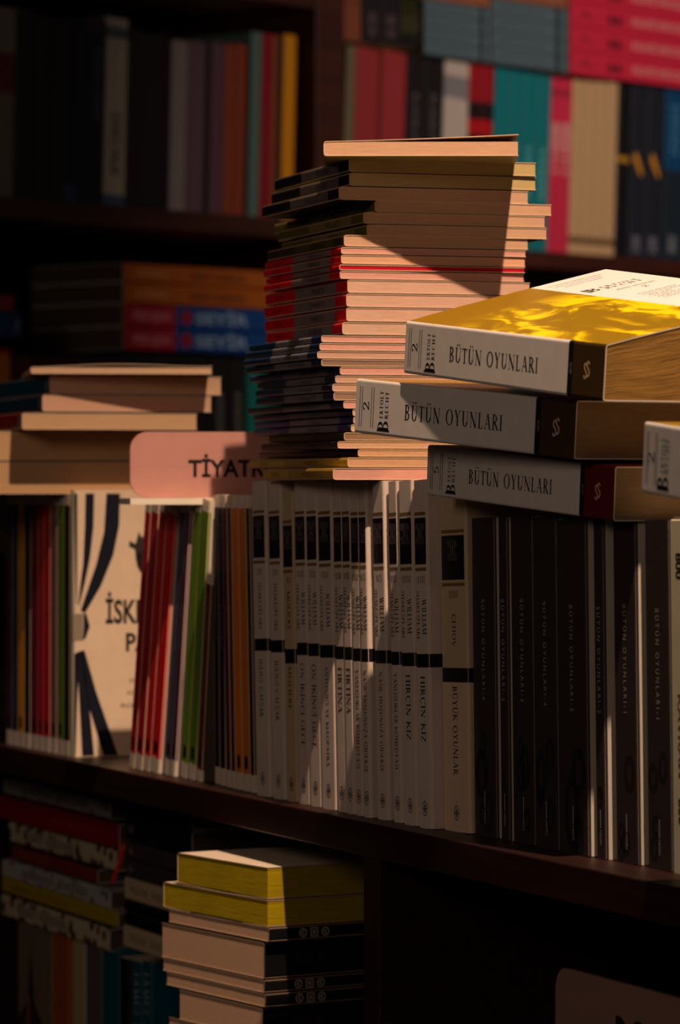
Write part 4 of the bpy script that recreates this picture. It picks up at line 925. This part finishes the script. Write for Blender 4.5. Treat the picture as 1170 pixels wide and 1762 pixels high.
bgrow(BG, [upr(-60, -12, (60, 40, 36), 'dark brown book under the lying blue one', None, .2), upr(-11, 18, [(0, (30, 26, 26)), (.3, (206, 120, 14)), (.97, (170, 16, 40))], 'orange yellow book standing at the far left edge behind', None, .2), upr(20, 70, (70, 18, 26), 'wide dark red book behind the left pile', [('RUS EDEBİYATI', .02, .3, .3, (110, 60, 70))], .9), upr(72, 120, (66, 18, 24), 'dark red book right of the widest dark red one', None, .9), upr(122, 165, (58, 20, 24), 'maroon book hidden behind the left pile', None, .9), upr(167, 212, (50, 20, 24), 'dark maroon book left of the SEYİR pile foot', None, .9),
 upr(214, 262, (20, 16, 18), 'black book under the left end of the SEYİR pile'), upr(263, 310, (24, 18, 18), 'brown black book under the SEYİR pile'), upr(311, 362, (22, 18, 18), 'wide black book under the middle of the SEYİR pile'),
 upr(364, 394, (26, 22, 24), 'black book with pale lettering right of the left pile', [('KÜÇÜK PRENS', .22, .5, .3, (130, 126, 120))]), upr(396, 424, (28, 24, 24), 'black book with pale lettering left of the turquoise one', [('KÜÇÜK PRENS', .22, .5, .3, (130, 126, 120))]),
 upr(426, 462, (10, 120, 112), 'turquoise book standing left of the tall stack, wall shelf'), upr(464, 492, (10, 110, 104), 'second turquoise book, mostly behind the tall stack')], LSH, None, .5, grp='books standing on the lower left wall shelf')
# second layer on the right bay
z2 = 53.2
BLU = [(0, (92, 112, 124)), (.1, (50, 60, 70)), (.16, (92, 112, 124)), (.99, (92, 112, 124))]
def lay(xl, xr, z, T, c, lb, tx=None):
    q = BG.pt(BG.u_at(xl, 0), 0); return (xl, xr, HY-(z+T)/q.y*F, HY-z/q.y*F, c, lb, tx or [])
rows = []
for i in range(4): rows.append(lay(730, 843, z2+.05+1.72*i, 1.72, BLU, ORD[4-i]+' from the top of the left grey blue pile'.replace('from', 'grey blue book from'), [('MAVİ KİTAP', .1, .6, .2, (70, 86, 98))]))
for i in range(4): rows.append(lay(846, 976, z2+.05+2.05*i, 2.05, BLU, ORD[4-i]+' from the top of the right grey blue pile'.replace('from', 'grey blue book from'), [('MAVİ KİTAP', .1, .6, .2, (70, 86, 98))]))
rows.append(lay(700, 843, z2+.05+6.92, 1.5, (160, 96, 66), 'tan orange book lying on the left grey blue pile')); rows.append(lay(844, 976, z2+.1+8.22, 1.9, (160, 96, 66), 'tan orange book lying on the right grey blue pile'))
for i in range(4): rows.append(lay(980, 1230, z2+.05+3.15*i, 3.15, [(0, (222, 44, 76)), (.99, (222, 44, 76))], ['lowest pink book of the lying pink pile', 'second pink book from the bottom of the lying pink pile', 'third pink book from the bottom of the lying pink pile', 'topmost pink book, cut by the photo top'][i], [('RUHİ MÜCERRET', .42, .5, .3, (230, 150, 150)), ('A.', .06, .1, .3, (150, 40, 60)), ('▲▲', .25, .1, .4, (60, 16, 30))]))
bglie(BG, -.2, rows)
bgrow(BG, [(588, 622, -120, [(0, (140, 76, 50)), (.3, (130, 70, 46)), (.99, (130, 70, 46))], 'tan orange book standing on the right row beside the divider'), (626, 657, -110, [(0, (34, 26, 34)), (.99, (34, 26, 34))], 'left black and grey book standing on the dusty red ones', 0, [('KAFKA', .72, .1, .5, (110, 90, 96)), ('DAVA', .85, .08, .5, (110, 90, 96))]),
 (658, 689, -106, [(0, (34, 26, 34)), (.99, (34, 26, 34))], 'right black and grey book standing on the dusty red ones', 0, [('KAFKA', .72, .1, .5, (110, 90, 96)), ('DAVA', .85, .08, .5, (110, 90, 96))]), (691, 708, -100, [(0, (20, 22, 16)), (.14, (60, 58, 36)), (.3, (40, 42, 12)), (.99, (40, 42, 12))], 'left olive black book standing on the wall row'), (709, 727, -98, [(0, (20, 22, 16)), (.14, (60, 58, 36)), (.3, (40, 42, 12)), (.99, (40, 42, 12))], 'right olive black book standing on the wall row')], 53.9, None, .6, grp='books standing on top of the right wall row')
